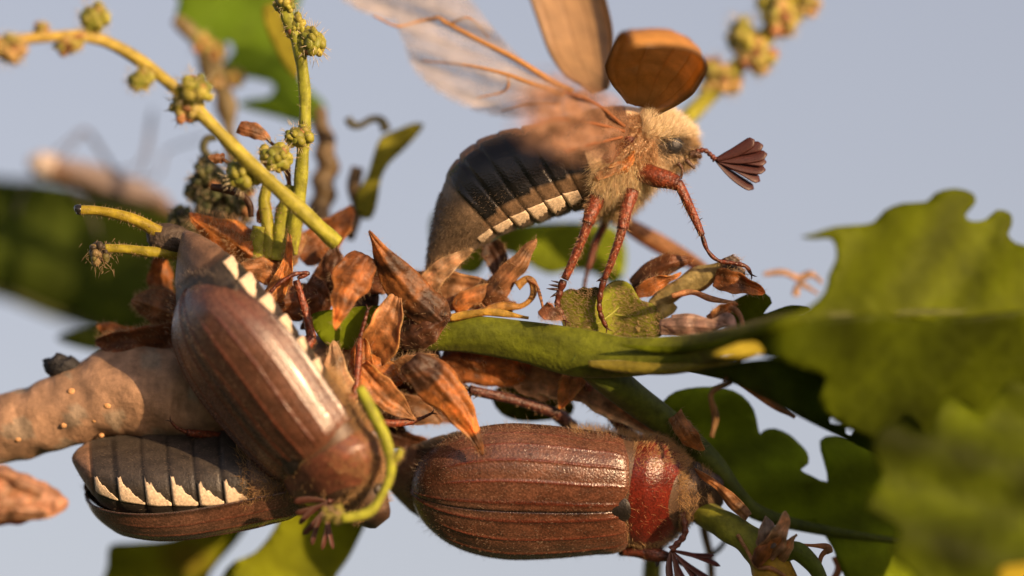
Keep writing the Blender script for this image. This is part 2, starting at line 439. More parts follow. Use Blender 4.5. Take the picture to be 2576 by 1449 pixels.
def leg(parent, segs, col=LEGC, spines=(), hair=60, hair_len=26, seed=1, haircol=(0.42, 0.25, 0.12)):
    """segs: lists of (x, y, d, r): femur, tibia, tarsus ...; the whole leg is one mesh"""
    rng = np.random.default_rng(seed); parts = []
    for k, sg in enumerate(segs):
        n = 10 * len(sg) if k < len(segs) - 1 else 14 * len(sg)
        last = k == len(segs) - 1 and len(segs) > 1
        fun = (lambda s, t: 1 + 0.30 * np.abs(np.sin(s * math.pi * 5)) - 0.15 + 0 * t) if last else (lambda s, t: 1 + 0.06 * np.sin(t * 3 + s * 9))
        p, f, s, a = tube(sg, n, 12, fun)
        c = np.asarray(col) * (0.55 if last else 1.0) * (1 + 0.25 * vnoise(p, 14, seed))[:, None]
        e = np.exp(-(s / 0.06) ** 2) + np.exp(-((1 - s) / 0.06) ** 2); c = c * (1 - 0.6 * np.clip(e, 0, 1))[:, None]
        parts.append((p, f, c))
        if hair and not last:
            h, n_, _ = scatter(p, f, hair, None, rng)
            d = unit(n_ + unit(np.array(sg[-1][:3]) - np.array(sg[0][:3])) * 0.7)
            hp, hf = hairs(h, d, hair_len * 0.5, 0.45, rng); parts.append((hp, hf, np.array(haircol)))
    for a, b, r in spines:
        p, f, _, _ = tube([(*a, r), (*((np.array(a) + np.array(b)) / 2), r * 0.8), (*b, 0.5)], 8, 7); parts.append((p, f, np.array([0.03, 0.012, 0.008])))
    # claws at the very end
    e = np.array(segs[-1][-1], float); q = np.array(segs[-1][-2], float); d = unit(e[:3] - q[:3])
    for sgn in (-1, 1):
        sd_ = unit(np.cross(d, (0.2, 0.1, 1))) * sgn
        p, f, _, _ = tube([(*e[:3], 2.2), (*(e[:3] + d * 8 + sd_ * 4), 1.6), (*(e[:3] + d * 13 + sd_ * 9), 0.5)], 7, 6); parts.append((p, f, np.array([0.06, 0.02, 0.012])))
    P, F, C = join(parts)
    return obj('leg', P, F, M['leg'], parent, C)

def fur_part(parent, sets, name='fur'):
    """sets: list of (roots, dirs, length, width, colour, bend, jitter)"""
    parts = []
    for r, d, l, w, c, bend, j in sets:
        p, f = hairs(r, d, l, w, bend=bend, jitter=j)
        if len(p):
            k = np.repeat(RNG.uniform(0.75, 1.2, len(r)), 7)[:, None]; parts.append((p, f, np.asarray(c) * k))
    P, F, C = join(parts)
    o = obj(name, P, F, M['fur'], parent, C); o['kind'] = 'stuff'
    return o

def white_patches(t, surf, specs, name='white_patch', ex=(1.1, 1.5)):
    """specs: (u0, u1, angle_top, depth) on surf(u, angle) -> grid point just proud of the flank"""
    for u0, u1, a0, dep in specs:
        n, m = 16, 12; uu, vv = np.meshgrid(np.linspace(0.04, 0.96, n), np.linspace(0, 1, m), indexing='ij')
        rg = np.random.default_rng(int(abs(u0 * 37)) + 5); low = dep * rg.uniform(0.82, 1.1) * np.clip(1.08 - uu, 0.1, 1) ** rg.uniform(*ex) * (1 + 0.10 * np.sin(uu * 21 + rg.uniform(0, 6)) + 0.07 * np.sin(uu * 47))
        obj(name, surf((u0 + (u1 - u0) * uu).ravel(), (a0 + vv * low).ravel()), grid_faces(n, m), M['body'], t, WHITE * (0.95 + 0.05 * np.sin(uu * 31 + vv * 17)).ravel()[:, None], thick=2)

def resting_beetle(label, origin, f, n, scale, gap=(0.0, 0.0), fur=1.0, pron=(0.105, 0.011, 0.005), seed=3, el_len=1.0, patch=34, patch_top=89, tail=1.0):
    fr = Frame(origin, f, n, scale); rng = np.random.default_rng(seed)
    t = thing('cockchafer_beetle', label, 'beetle', fr([(0, 0, -110)])[0])
    P, F, C, X, ang, T = BT
    P = P.copy(); P[:, 0] = np.where(P[:, 0] < -520, -520 + (P[:, 0] + 520) * tail, P[:, 0])
    Q = fr(P)
    obj('body', Q, F, M['body'], t, C)
    m_ = 56; G = P.reshape(-1, m_, 3)
    def surf(x, ang, sgn):
        ix = np.interp(x, G[:, 0, 0], np.arange(len(G))); j = ang / 360 * m_
        i0 = np.clip(ix.astype(int), 0, len(G) - 2); j0 = j.astype(int); fi, fj = (ix - i0)[:, None], (j - j0)[:, None]
        q = (G[i0, j0] * (1 - fi) + G[i0 + 1, j0] * fi) * (1 - fj) + (G[i0, j0 + 1] * (1 - fi) + G[i0 + 1, j0 + 1] * fi) * fj
        c = q * np.array([1, 0, 0]) + np.array([0, 0, -15]); q = q + unit(q - c) * 2.2
        q[:, 1] *= sgn; return fr(q)
    for sgn in ((1, -1) if patch else ()):
        white_patches(t, lambda x, a: surf(x, a, sgn), [(max(a0, -530 + 0 * a1), a1, patch_top, patch) for a0, a1 in zip(SEG_X[:-1], SEG_X[1:])])
    for sgn in (1, -1):
        P2, F2, S, T2, rib, bump = EL
        p = P2.copy(); p[:, 0] *= el_len
        g = gap[0] if sgn > 0 else gap[1]
        if g:                                                        # opened a little: swing out about the hinge
            ca, sa = math.cos(g), math.sin(g); h = np.array([0, 70, 40])
            q = p - h; p = np.stack([q[:, 0] * ca - q[:, 1] * 0 + q[:, 2] * 0 , q[:, 1] - q[:, 0] * sa * 0.55, q[:, 2] - q[:, 0] * sa * 0.8], -1) + h
        p[:, 1] *= sgn
        ff = F2 if sgn > 0 else [tuple(reversed(q)) for q in F2]
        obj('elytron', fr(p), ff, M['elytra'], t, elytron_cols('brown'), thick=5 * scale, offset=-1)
    p, ff, S, side, T3 = PR
    c = np.asarray(pron) * (1 + 0.25 * vnoise(p, 30, 9))[:, None]
    e = np.clip(1 - S / 0.07, 0, 1)[:, None]; c = c * (1 - e * 0.6) + GOLD * 0.4 * e * 0.6
    e = np.clip((side - 0.7) / 0.3, 0, 1)[:, None]; c = c * (1 - 0.6 * e) + np.array([0.22, 0.12, 0.07]) * 0.6 * e
    e = np.clip((S - 0.9) / 0.1, 0, 1)[:, None]; c = c * (1 - 0.5 * e) + np.array([0.24, 0.14, 0.08]) * 0.5 * e
    obj('pronotum', fr(p), ff, M['pronotum'], t, c, thick=4, offset=-1)
    # scutellum: small domed dark shield between pronotum and elytra
    n1, m1 = 14, 20; s = np.linspace(0.02, 1, n1); th = np.linspace(0, 2 * math.pi, m1, endpoint=False)
    Sg, Tg = np.meshgrid(s, th, indexing='ij')
    rx = np.where(np.cos(Tg) > 0, 18, 48); sx = -18 + rx * Sg * np.cos(Tg); sy = 33 * Sg * np.sin(Tg) * np.where(np.cos(Tg) < 0, np.sqrt(np.clip(1 - 0.55 * np.cos(Tg) ** 2, 0, 1)), 1)
    sz = 112 + 4 * (1 - Sg ** 2) - 0.0009 * sy ** 2 * 9
    obj('scutellum', fr(np.stack([sx, sy, sz], -1).reshape(-1, 3)), [tuple(reversed(q)) for q in grid_faces(n1, m1, True)] + [tuple(range(m1))], M['body'], t, np.array([0.012, 0.009, 0.008, 0.8]))
    for sgn in (1, -1):
        e, ef = ball((160, 66 * sgn, -14), (21, 17, 21), 12, 14); e[:, 1] = 66 * sgn + (e[:, 1] - 66 * sgn)
        obj('eye', fr(e), ef, M['body'], t, np.array([0.016, 0.013, 0.012]))
    sets = []
    # short velvet on the wing cases, longer wool on the breast, the edge of the pronotum and the face
    for sgn in (1, -1):
        p2 = EL[0].copy(); p2[:, 1] *= sgn
        g = gap[0] if sgn > 0 else gap[1]
        if not g:
            r, nn, fi = scatter(p2, EL[1], int(420 * fur), None, rng); nn = nn * np.sign((nn * (r - np.array([-280, 0, -40]))).sum(1, keepdims=True))
            sets.append((fr(r), fr.vec(unit(nn * 0.35 + np.array([-1, 0, 0]))), 8 * scale, 0.45, np.array([0.45, 0.32, 0.22]), (0, 0, 0), 0.25))
            r, nn, fi = scatter(p2, EL[1], int(160 * fur), lambda c: (c[:, 2] < 10).astype(float), rng); nn = nn * np.sign((nn * (r - np.array([-280, 0, -40]))).sum(1, keepdims=True))
            sets.append((fr(r), fr.vec(unit(nn + np.array([-0.4, 0, 0]))), 24 * scale, 0.32, np.array([0.5, 0.4, 0.3]), (0, 0, 0), 0.35))
    ctr = np.array([0., 0., -20.])
    p, ff = PR[0], PR[1]
    def edge(c): return (np.abs(c[:, 1]) > 100).astype(float) + 1.1 * (c[:, 0] > 116) + 0.8 * (c[:, 0] < -6) + 0.05
    r, nn, _ = scatter(p, ff, int(2600 * fur), edge, rng); nn = nn * np.sign((nn * (r - np.array([40, 0, -60]))).sum(1, keepdims=True))
    sets.append((fr(r), fr.vec(unit(nn * 0.6 + np.array([0.5, 0, 0]))), 20 * scale, 0.5, GOLD * 1.1, (0, 0, 0), 0.3))
    r, nn, _ = scatter(P, F, int(5000 * fur), lambda c: ((c[:, 0] > -150) & (c[:, 0] < 205) & ((c[:, 2] < 0) | (c[:, 0] > 120))) * np.where(c[:, 0] > 150, 0.5, 1.0), rng)
    nn = nn * np.sign((nn * (r - np.array([r[:, 0], 0 * r[:, 0], -20 + 0 * r[:, 0]]).T)).sum(1, keepdims=True))
    sets.append((fr(r), fr.vec(unit(nn * 0.8 + np.array([-0.2, 0, -0.1]))), np.where(r[:, 0] > 130, 17, 30) * scale, 0.5, GOLD * 1.1, (0, 0, 0), 0.35))
    r, nn, _ = scatter(P, F, int(1300 * fur), lambda c: (c[:, 0] < -160).astype(float), rng)
    nn = nn * np.sign((nn * (r - np.array([r[:, 0], 0 * r[:, 0], -30 + 0 * r[:, 0]]).T)).sum(1, keepdims=True))
    sets.append((fr(r), fr.vec(unit(nn * 0.5 + np.array([-1, 0, 0]))), 8 * scale, 0.36, np.array([0.26, 0.20, 0.15]), (0, 0, 0), 0.3))
    fur_part(t, sets)
    return t, fr

# --- beetle resting with its back to the viewer, below the green stalk
bD, fD = resting_beetle('sharp russet beetle seen from above with closed wing cases and deep red neck shield',
                        (1588, 1240, -10), (1, -0.015, 0), (0, -0.42, 0.9), 0.985, fur=1.4, patch=0)
leg(bD, [[(1440, 1075, 60, 18), (1395, 1036, 20, 17)], [(1400, 1040, 20, 14), (1300, 1008, 5, 13), (1180, 980, -10, 12)],
         [(1180, 980, -10, 7), (1130, 950, -10, 6), (1090, 915, -10, 6), (1045, 895, -5, 4)]], col=np.array([0.085, 0.03, 0.02]),
    spines=[((1190, 985, -12), (1167, 1018, -16), 4), ((1180, 980, -12), (1150, 1000, -20), 3), ((1215, 985, -12), (1190, 1004, -20), 3)], seed=4, hair=90)
leg(bD, [[(1600, 1120, 70, 22), (1570, 1082, 30, 18)], [(1572, 1085, 30, 14), (1510, 1010, 15, 14), (1455, 950, 5, 13)],
         [(1455, 950, 5, 6), (1440, 925, 10, 5), (1425, 905, 20, 4)]], col=np.array([0.17, 0.045, 0.02]),
    spines=[((1460, 955, 0), (1425, 963, -8), 5), ((1470, 968, 0), (1440, 980, -8), 4)], seed=5, hair=260, hair_len=40)
leg(bD, [[(1560, 1360, 60, 20), (1568, 1388, 20, 14)], [(1566, 1390, 10, 9), (1610, 1388, 0, 17), (1650, 1396, -4, 18), (1682, 1402, -8, 12)],
         [(1682, 1402, -8, 6), (1715, 1418, 8, 5), (1750, 1440, 15, 4)]], col=np.array([0.14, 0.035, 0.017]),
    spines=[((1645, 1385, -5), (1652, 1368, -8), 6), ((1660, 1385, -5), (1668, 1372, -8), 6), ((1655, 1410, -5), (1652, 1428, -8), 7)], seed=6, hair=60)
leg(bD, [[(1640, 1110, 60, 18), (1700, 1120, 40, 15)], [(1702, 1120, 40, 12), (1722, 1150, 30, 10), (1745, 1172, 25, 9)], [(1745, 1172, 25, 6), (1760, 1195, 25, 5), (1785, 1225, 20, 4)]], col=np.array([0.07, 0.02, 0.012]), seed=7, hair=60)
antenna(bD, [(1712, 1290, -45, 11), (1722, 1318, -45, 9), (1722, 1345, -45, 8), (1706, 1366, -45, 8), (1688, 1384, -45, 10)],
        [(1688, 1466, -45), (1708, 1482, -45), (1736, 1486, -45), (1762, 1478, -45), (1786, 1458, -45), (1812, 1424, -45), (1796, 1398, -45)], 11)
antenna(bD, [(1722, 1175, 30, 9), (1735, 1160, 40, 7), (1755, 1165, 45, 7)], [(1800, 1200, 45), (1830, 1235, 48), (1850, 1260, 52)], 9, col=(0.16, 0.08, 0.035))

# --- beetle climbing over the bud scales, tail up, nearer the viewer
bB, fB = resting_beetle('soft-focus brown beetle climbing head down over the orange bud scales, white teeth along its side',
                        (808, 1137, -178), (0.625, -0.78, 0.0), (-0.61, -0.49, 0.62), 1.0, fur=1.0, pron=(0.15, 0.05, 0.028), seed=8, el_len=0.95, patch=47, patch_top=84)
leg(bB, [[(740, 905, -150, 20), (785, 850, -120, 15)], [(785, 850, -120, 12), (770, 790, -120, 11), (745, 705, -120, 9)],
         [(748, 700, -120, 5), (775, 688, -118, 5), (740, 690, -125, 5), (700, 715, -130, 5), (672, 745, -130, 4)]], seed=9, hair=60)
leg(bB, [[(850, 1010, -190, 20), (888, 1000, -170, 14)], [(890, 1005, -170, 10), (900, 930, -160, 9), (905, 850, -150, 8)],
         [(905, 850, -150, 5), (915, 815, -150, 5), (925, 780, -150, 4)]], seed=10, hair=50)
leg(bB, [[(900, 1110, -210, 16), (935, 1060, -190, 14)], [(935, 1060, -190, 10), (985, 1065, -150, 10), (1040, 1060, -120, 9)],
         [(1040, 1060, -120, 5), (1065, 1050, -110, 4), (1085, 1040, -110, 3)]], seed=12, hair=50)
antenna(bB, [(892, 1212, -210, 7), (870, 1240, -215, 6), (846, 1254, -220, 6), (826, 1262, -222, 8)],
        [(738, 1262, -225), (742, 1292, -228), (752, 1318, -230), (762, 1346, -232), (784, 1372, -234), (810, 1384, -234), (838, 1382, -232)], 10,
        col=(0.065, 0.022, 0.014))

# --- beetle hanging under the branch, belly against it
bC, fC = resting_beetle('beetle hanging upside down beneath the branch, dark banded belly with white teeth, wing cases below',
                        (752, 1172, 0), (0.990, 0.115, 0.05), (0.02, -0.86, -0.5), 0.965, gap=(0.03, 0.0), fur=0.8, seed=15, patch=37, el_len=1.0, tail=0.5)
leg(bC, [[(600, 1130, 0, 16), (630, 1112, 0, 14)], [(630, 1112, 0, 11), (540, 1096, -30, 10), (470, 1088, -60, 9)], [(470, 1088, -60, 5), (445, 1076, -72, 4), (430, 1060, -80, 3)]], seed=16, hair=40)
# ------------------------------------------------------------------ beetle about to take off, wings spread
bA = thing('cockchafer_beetle', 'beetle taking off with wing cases raised and wings spread, pointed abdomen and fanned dark antenna', 'beetle', (1500, 700, 0))
ST = np.array([  # top x, y, bottom x, y, half depth
    (1070, 678, 1078, 690, 4), (1073, 655, 1096, 684, 18), (1079, 610, 1135, 663, 40), (1090, 555, 1178, 636, 66), (1106, 492, 1226, 608, 92), (1133, 418, 1282, 584, 112),
    (1185, 362, 1342, 566, 124), (1255, 330, 1402, 547, 130), (1335, 312, 1462, 530, 132), (1420, 292, 1512, 526, 134), (1490, 274, 1560, 528, 134),
    (1552, 266, 1600, 494, 128), (1602, 270, 1632, 456, 110), (1645, 284, 1664, 432, 88), (1682, 300, 1696, 418, 68), (1712, 322, 1722, 412, 54), (1735, 345, 1738, 405, 42), (1752, 366, 1752, 400, 28)], float)
nA, mA = 190, 72
c = spl(ST, nA); tt = np.linspace(0, len(ST) - 1, nA)
top, bot, hd = c[:, 0:2], c[:, 2:4], c[:, 4]
ctr, hv = (top + bot) / 2, (top - bot) / 2
th = np.linspace(0, 2 * math.pi, mA, endpoint=False)             # 0 = back, pi/2 = side towards the viewer
SEGA = np.array([4.55, 5.4, 6.15, 6.9, 7.65, 8.35])
k = np.ones(nA)
for a in SEGA:
    dlt = tt - a; k *= 1 - 0.035 * np.exp(-(dlt / 0.05) ** 2) - 0.02 * np.clip(1 + dlt / 0.6, 0, 1) * (dlt < 0)
TT, AA = np.meshgrid(tt, np.degrees(th), indexing='ij')
ab = TT < 9
# the dorsal plates sag a little below the side rim, a ridge runs where back meets flank
am = 117 - 3.4 * np.clip(TT - 4.6, 0, 4)
rim = 1 + 0.05 * np.exp(-((AA - am) / 6) ** 2) * (TT > 4.4) * (TT < 9) - 0.05 * np.exp(-((AA - 78) / 26) ** 2) * (TT > 4.7) * (TT < 9)
kk = (k[:, None] * rim)[..., None]
Pa = np.concatenate([ctr[:, None, :] + hv[:, None, :] * np.cos(th)[None, :, None] * kk, (-hd[:, None] * np.sin(th)[None, :] * kk[..., 0])[..., None]], -1)
Pa[..., 2] += 20
PA = Pa.reshape(-1, 3); Tn, An = TT.ravel(), AA.ravel()
An2 = np.where(An > 180, 360 - An, An)
nz = vnoise(PA, 30, 21); nf = vnoise(PA, 9, 22)
CA = np.tile(np.array([0.125, 0.085, 0.052]), (len(PA), 1)) * (1 + 0.3 * nz + 0.15 * nf)[:, None]
Am = am.ravel()
dors = (An2 < Am) & (Tn > 4.55 + 0.35 * np.clip((60 - An2) / 60, 0, 1)) & (Tn < 9.2)
CA[dors] = np.array([0.009, 0.008, 0.008])
ridge = (An2 < 24 + 10 * nz) & (Tn > 4.9) & (Tn < 9) ; CA[ridge] = np.array([0.20, 0.085, 0.03]) * (1 + 0.6 * nf[ridge, None])
patch = (Tn > 4.8) & (Tn < 6.4) & (An2 > 92) & (An2 < 108) & (nf > 0.1); pass
flank = (An2 >= Am) & (An2 < Am + 22) & (Tn > 4.4) & (Tn < 9.2); CA[flank] = np.array([0.15, 0.095, 0.055]) * (1 + 0.3 * nf[flank, None])
for a0, a1 in zip(np.r_[2.9, SEGA[:-1]], np.r_[3.55, SEGA[1:]]):
    u = (Tn - a0) / (a1 - a0)
    lo = 133 + 2 * nz; hi = 133 + 26 * np.clip(1.1 - u, 0.1, 1) ** 0.7
    continue
    w_ = (u > 0.06) & (u < 0.95) & (An2 > lo) & (An2 < hi); CA[w_] = WHITE * 0.95
under = (An2 > 160) & (Tn < 9.2); CA[under] *= 0.7
thx = (Tn > 9.2); CA[thx] = np.array([0.78, 0.57, 0.34]) * (1 + 0.25 * nz[thx, None])
top_th = (Tn > 8.6) & (Tn < 11.4) & (An2 < 80); CA[top_th] = np.array([0.13, 0.06, 0.03])
CA[(Tn > 14.7)] = np.array([0.05, 0.035, 0.028])
eyez = np.hypot((PA[:, 0] - 1690) / 1.15, PA[:, 1] - 364) < 27; CA[eyez] = np.array([0.035, 0.028, 0.024])
for a in SEGA: CA[(np.abs(Tn - a) < 0.045) & (Tn < 9)] *= 0.3
FA = grid_faces(nA, mA, True, True)
gl = np.ones(len(PA)); gl[dors & ~ridge] = 0.0
obj('body', PA, [tuple(reversed(q)) for q in FA], M['body'], bA, np.column_stack([CA, gl]))
def surfA(t, ang):
    i = np.interp(t, tt, np.arange(nA)); j = ang / 360 * mA; i0 = np.clip(i.astype(int), 0, nA - 2); j0 = j.astype(int); fi, fj = (i - i0)[:, None], (j - j0)[:, None]
    q = (Pa[i0, j0] * (1 - fi) + Pa[i0 + 1, j0] * fi) * (1 - fj) + (Pa[i0, j0 + 1] * (1 - fi) + Pa[i0 + 1, j0 + 1] * fi) * fj
    cc = np.column_stack([np.interp(t, tt, ctr[:, 0]), np.interp(t, tt, ctr[:, 1]), np.full(len(t), 20.)]); return q + unit(q - cc) * 2.2
white_patches(bA, surfA, [(a0, a1, 135 - 3.4 * max(a0 - 4.6, 0), 24) for a0, a1 in zip(np.r_[3.75, SEGA[:-1]], np.r_[4.5, SEGA[1:]])], ex=(0.12, 0.4))
e, ef = ball((1690, 364, -44), (27, 24, 16), 14, 16)
obj('eye', e, ef, M['body'], bA, np.array([0.016, 0.015, 0.016, 1.0]))
# mouth parts
pp = []
for q in ([(1738, 388, -30, 12), (1756, 390, -36, 9), (1764, 398, -36, 4)], [(1725, 402, -40, 7), (1738, 414, -42, 5), (1748, 424, -40, 3)], [(1705, 410, -50, 6), (1716, 425, -52, 4), (1713, 450, -48, 3)]):
    p, f, _, _ = tube(q, 12, 8); pp.append((p, f, np.array([0.07, 0.035, 0.02])))
obj('mouthparts', *join(pp)[:2], M['leg'], bA, join(pp)[2])
def free_elytron(hinge, a, w, scale, wscale, y0, hscale, cols, hingew=0.42):
    """wing case on its own axes (right, up, toward): a = towards its tip, w = across, the convex side along a x w"""
    a = unit(a); w = np.asarray(w, float); w = unit(w - a * np.dot(w, a)); n = np.cross(a, w)
    P2, F2, S, T2, rib, bump = EL
    neck = hingew + (1 - hingew) * np.sin(np.clip(S / 0.3, 0, 1) * math.pi / 2)                  # narrow at the hinge
    x = (6 - P2[:, 0]) * scale; y = (P2[:, 1] - y0) * wscale * neck; z = P2[:, 2] * hscale * neck
    tw = (x / 568) * 0.0
    q = x[:, None] * a + y[:, None] * w + z[:, None] * n
    q = q * np.array([1, -1, -1]) + np.asarray(hinge, float)
    return obj('elytron', q, F2, M['elytra_under'], bA, cols, thick=5, offset=-1), q
# far wing case: raised high, its bright inner face to the viewer
CU = elytron_cols('under') * np.array([1.0, 1.02, 1.12])
_, qf = free_elytron((1508, 226, 95), (-0.31, 0.90, -0.22), (0.92, 0.33, -0.30), 1.0, 0.92, 84, 0.48, CU, 0.45)
# near wing case: swung up and towards the viewer, foreshortened, seen from below
CU2 = elytron_cols('under') * np.array([1.25, 1.05, 0.60])
_, qn = free_elytron((1624, 288, -60), (0.16, 0.43, 0.88), (0.97, 0.20, -0.12), 0.76, 1.18, 88, 0.75, CU2)

def membrane(outline, dfun, mat, col, name, vein_list, veincol, step=14, seed=0, thick=1.2, alpha=None, fade=0, blot=0.28):
    o = np.asarray(outline, float)
    pts, tri = fill_outline(o, step, seed)
    oo = np.vstack([o, o[:1]]); od = np.vstack([oo[:-1] * (1 - k_) + oo[1:] * k_ for k_ in np.linspace(0, 1, 8, endpoint=False)])
    d = dfun(pts[:, 0], pts[:, 1]); q = np.column_stack([pts, d])
    cc = np.asarray(col) * (1 + 0.12 * vnoise(q, 60, seed))[:, None]
    ed = np.min(np.linalg.norm(pts[:, None, :] - od[None], axis=2), axis=1)
    al = (1 if not fade else np.clip((ed - 4) / fade, 0.02, 1)) * (1 - blot + blot * vnoise(q, 45, seed + 4)) * (alpha(pts[:, 0], pts[:, 1]) if alpha else 1); cc = np.column_stack([cc, np.clip(al, 0.05, 1)])
    wobj = obj(name, q, tri, mat, bA, cc, thick=thick)
    for v in vein_list:
        vv = [(x, y, float(dfun(np.array([x], float), np.array([y], float))[0]), r) for x, y, r in v]
        p, f, _, _ = tube(vv, 10 * len(v), 8)
        obj('vein', p, f, M['vein'], wobj, np.asarray(veincol))
    return wobj

def fill_outline(o, step, seed=0, holes=(), smooth=True, jit=0.3):
    o = np.asarray(o, float)
    if smooth:
        c = np.vstack([o[-1:], o, o[:2]]); out = []
        for i in range(1, len(c) - 2):
            p0, p1, p2, p3 = c[i - 1], c[i], c[i + 1], c[i + 2]
            k_ = max(2, int(np.linalg.norm(p2 - p1) / step))
            for f in np.linspace(0, 1, k_, endpoint=False):
                out.append(0.5 * (2 * p1 + (p2 - p0) * f + (2 * p0 - 5 * p1 + 4 * p2 - p3) * f * f + (3 * p1 - p0 - 3 * p2 + p3) * f ** 3))
        o = np.array(out)
    rng = np.random.default_rng(seed)
    x0, y0 = o.min(0); x1, y1 = o.max(0)
    gx, gy = np.meshgrid(np.arange(x0, x1, step), np.arange(y0, y1, step * 0.87))
    gx = gx + (np.arange(gx.shape[0]) % 2)[:, None] * step * 0.5
    g = np.column_stack([gx.ravel(), gy.ravel()]) + rng.uniform(-jit, jit, (gx.size, 2)) * step
    ok = in_poly(g[:, 0], g[:, 1], o)
    dmin = np.min(np.linalg.norm(g[:, None, :] - o[None, ::1, :], axis=2), axis=1) if len(g) * len(o) < 8e6 else np.full(len(g), 99.)
    g = g[ok & (dmin > step * 0.45)]
    allp = np.vstack([o, g]); edges = [(i, (i + 1) % len(o)) for i in range(len(o))]
    hs_ = []
    for h in holes:
        h = np.asarray(h, float); b = len(allp); allp = np.vstack([allp, h]); edges += [(b + i, b + (i + 1) % len(h)) for i in range(len(h))]; hs_.append(h)
    vo, eo, fo, *_ = delaunay_2d_cdt([Vector(p) for p in allp], edges, [], 0, 1e-4)
    v = np.array([tuple(p) for p in vo]); tri = [tuple(f) for f in fo]
    cen = np.array([v[list(f)].mean(0) for f in tri]); keep = in_poly(cen[:, 0], cen[:, 1], o)
    for h in hs_: keep &= ~in_poly(cen[:, 0], cen[:, 1], h)
    tri = [f for f, k_ in zip(tri, keep) if k_]
    return v, tri

# far hind wing, clear and creased
wd = lambda x, y: 70 + 0.18 * (1400 - x) + 9 * np.sin((y * 0.9 - x * 0.42) / 17.0) + 5 * np.sin((y - x * 0.3) / 9.0)
membrane([(1480, 260), (1440, 222), (1395, 205), (1330, 158), (1268, 96), (1222, 40), (1180, -20), (1120, -75), (1000, -80), (880, -60), (845, -15), (900, 30), (985, 62), (1008, 105), (1030, 165), (1068, 214), (1130, 256), (1200, 286), (1275, 302), (1330, 300), (1400, 300)],
         wd, M['wing'], (0.66, 0.58, 0.53), 'hind_wing',
         [[(1440, 232, 9), (1390, 206, 8), (1300, 150, 7), (1210, 104, 6), (1140, 66, 6), (1104, 44, 5)], [(1104, 44, 5), (1060, 52, 4), (1000, 66, 3), (940, 40, 2.5)],
          [(1104, 44, 5), (1130, 60, 5), (1180, 45, 2.5), (1230, 95, 2)], [(1420, 240, 7), (1340, 212, 6), (1270, 186, 5), (1180, 165, 3), (1060, 152, 2)],
          [(1277, 188, 4), (1279, 214, 3.5), (1262, 232, 3), (1200, 246, 1.6)], [(1410, 262, 4), (1330, 262, 3), (1260, 280, 1.6)]], (0.50, 0.25, 0.07), seed=31, fade=9, alpha=lambda x, y: np.clip(0.80 + 0.16 * np.sin((y * 0.9 - x * 0.44) / 13.0 + 0.8 * np.sin(x / 70.0)) + 0.14 * np.sin((y * 0.93 - x * 0.36) / 5.5) + 0.25 * (x < 1100) * (y < 70), 0.4, 1), blot=0.07)
# near hind wing, swept back towards the viewer and seen steeply
wn_ = lambda x, y: -130 - 1.5 * (1560 - x) - 0.10 * (330 - y) + 16 * np.sin((x * 0.35 + y) / 13.0) + 6 * np.sin((x - y) / 11.0)
membrane([(1630, 335), (1570, 240), (1495, 182), (1400, 156), (1320, 168), (1272, 210), (1256, 256), (1276, 290), (1262, 322), (1290, 356), (1316, 384), (1370, 396), (1420, 424), (1480, 424), (1545, 420), (1605, 385)],
         wn_, M['wing_brown'], (0.38, 0.22, 0.135), 'hind_wing',
         [[(1570, 318, 5), (1500, 262, 4), (1420, 232, 3), (1360, 240, 2)], [(1570, 330, 5), (1490, 310, 4), (1400, 300, 3), (1330, 315, 2)], [(1565, 345, 4), (1500, 360, 3), (1420, 380, 2)]],
         (0.30, 0.12, 0.05), step=8, seed=33, fade=55, alpha=lambda x, y: np.clip(0.55 + (x - 1330) / 150.0, 0.4, 1) * np.clip(1.35 - np.abs(y - 312 + 0.15 * (1450 - x)) / 150.0, 0.35, 1))
# legs
leg(bA, [[(1600, 430, -70, 24), (1650, 444, -95, 26), (1706, 462, -110, 19)], [(1704, 458, -110, 13), (1735, 520, -110, 12), (1766, 592, -105, 8)],
         [(1766, 592, -105, 6), (1780, 630, -100, 5), (1806, 655, -95, 5), (1845, 662, -90, 5), (1876, 670, -85, 5), (1890, 690, -80, 4)]],
    spines=[((1766, 592, -105), (1772, 612, -112), 4), ((1748, 560, -108), (1768, 548, -112), 2)], seed=41, hair=120, hair_len=34)
leg(bA, [[(1590, 480, -90, 18), (1575, 530, -110, 16), (1565, 576, -115, 14)], [(1566, 572, -115, 12), (1545, 640, -110, 10), (1520, 702, -100, 8)],
         [(1520, 702, -100, 8), (1510, 740, -95, 7), (1508, 775, -90, 6), (1514, 800, -85, 6), (1526, 824, -80, 5)]],
    spines=[((1522, 698, -100), (1500, 708, -104), 5)], seed=42, hair=110, hair_len=40)
leg(bA, [[(1500, 500, -80, 22), (1488, 535, -105, 18), (1478, 562, -112, 15)], [(1480, 558, -112, 13), (1455, 625, -108, 11), (1420, 702, -100, 10)],
         [(1418, 705, -100, 10), (1408, 735, -96, 8), (1402, 765, -92, 7), (1412, 790, -88, 7), (1422, 806, -84, 5)]],
    spines=[((1408, 720, -98), (1380, 716, -102), 4), ((1405, 728, -98), (1374, 726, -102), 4), ((1405, 736, -98), (1384, 748, -104), 4), ((1412, 712, -98), (1386, 706, -102), 3)], seed=43, hair=160, hair_len=30)
leg(bA, [[(1560, 500, 70, 18), (1530, 540, 110, 14)], [(1530, 540, 110, 11), (1500, 610, 120, 10), (1478, 680, 120, 8)], [(1478, 680, 120, 5), (1470, 720, 115, 5), (1476, 750, 110, 4)]], seed=44, hair=40, col=LEGC * 0.6)
antenna(bA, [(1752, 382, -30, 7), (1772, 378, -34, 6), (1788, 390, -38, 6), (1800, 402, -40, 8)],
        [(1898, 352, -40), (1920, 366, -40), (1930, 388, -40), (1928, 408, -40), (1926, 428, -40), (1912, 456, -40), (1896, 476, -40)], 15, roll=0.2, col=(0.055, 0.012, 0.009))
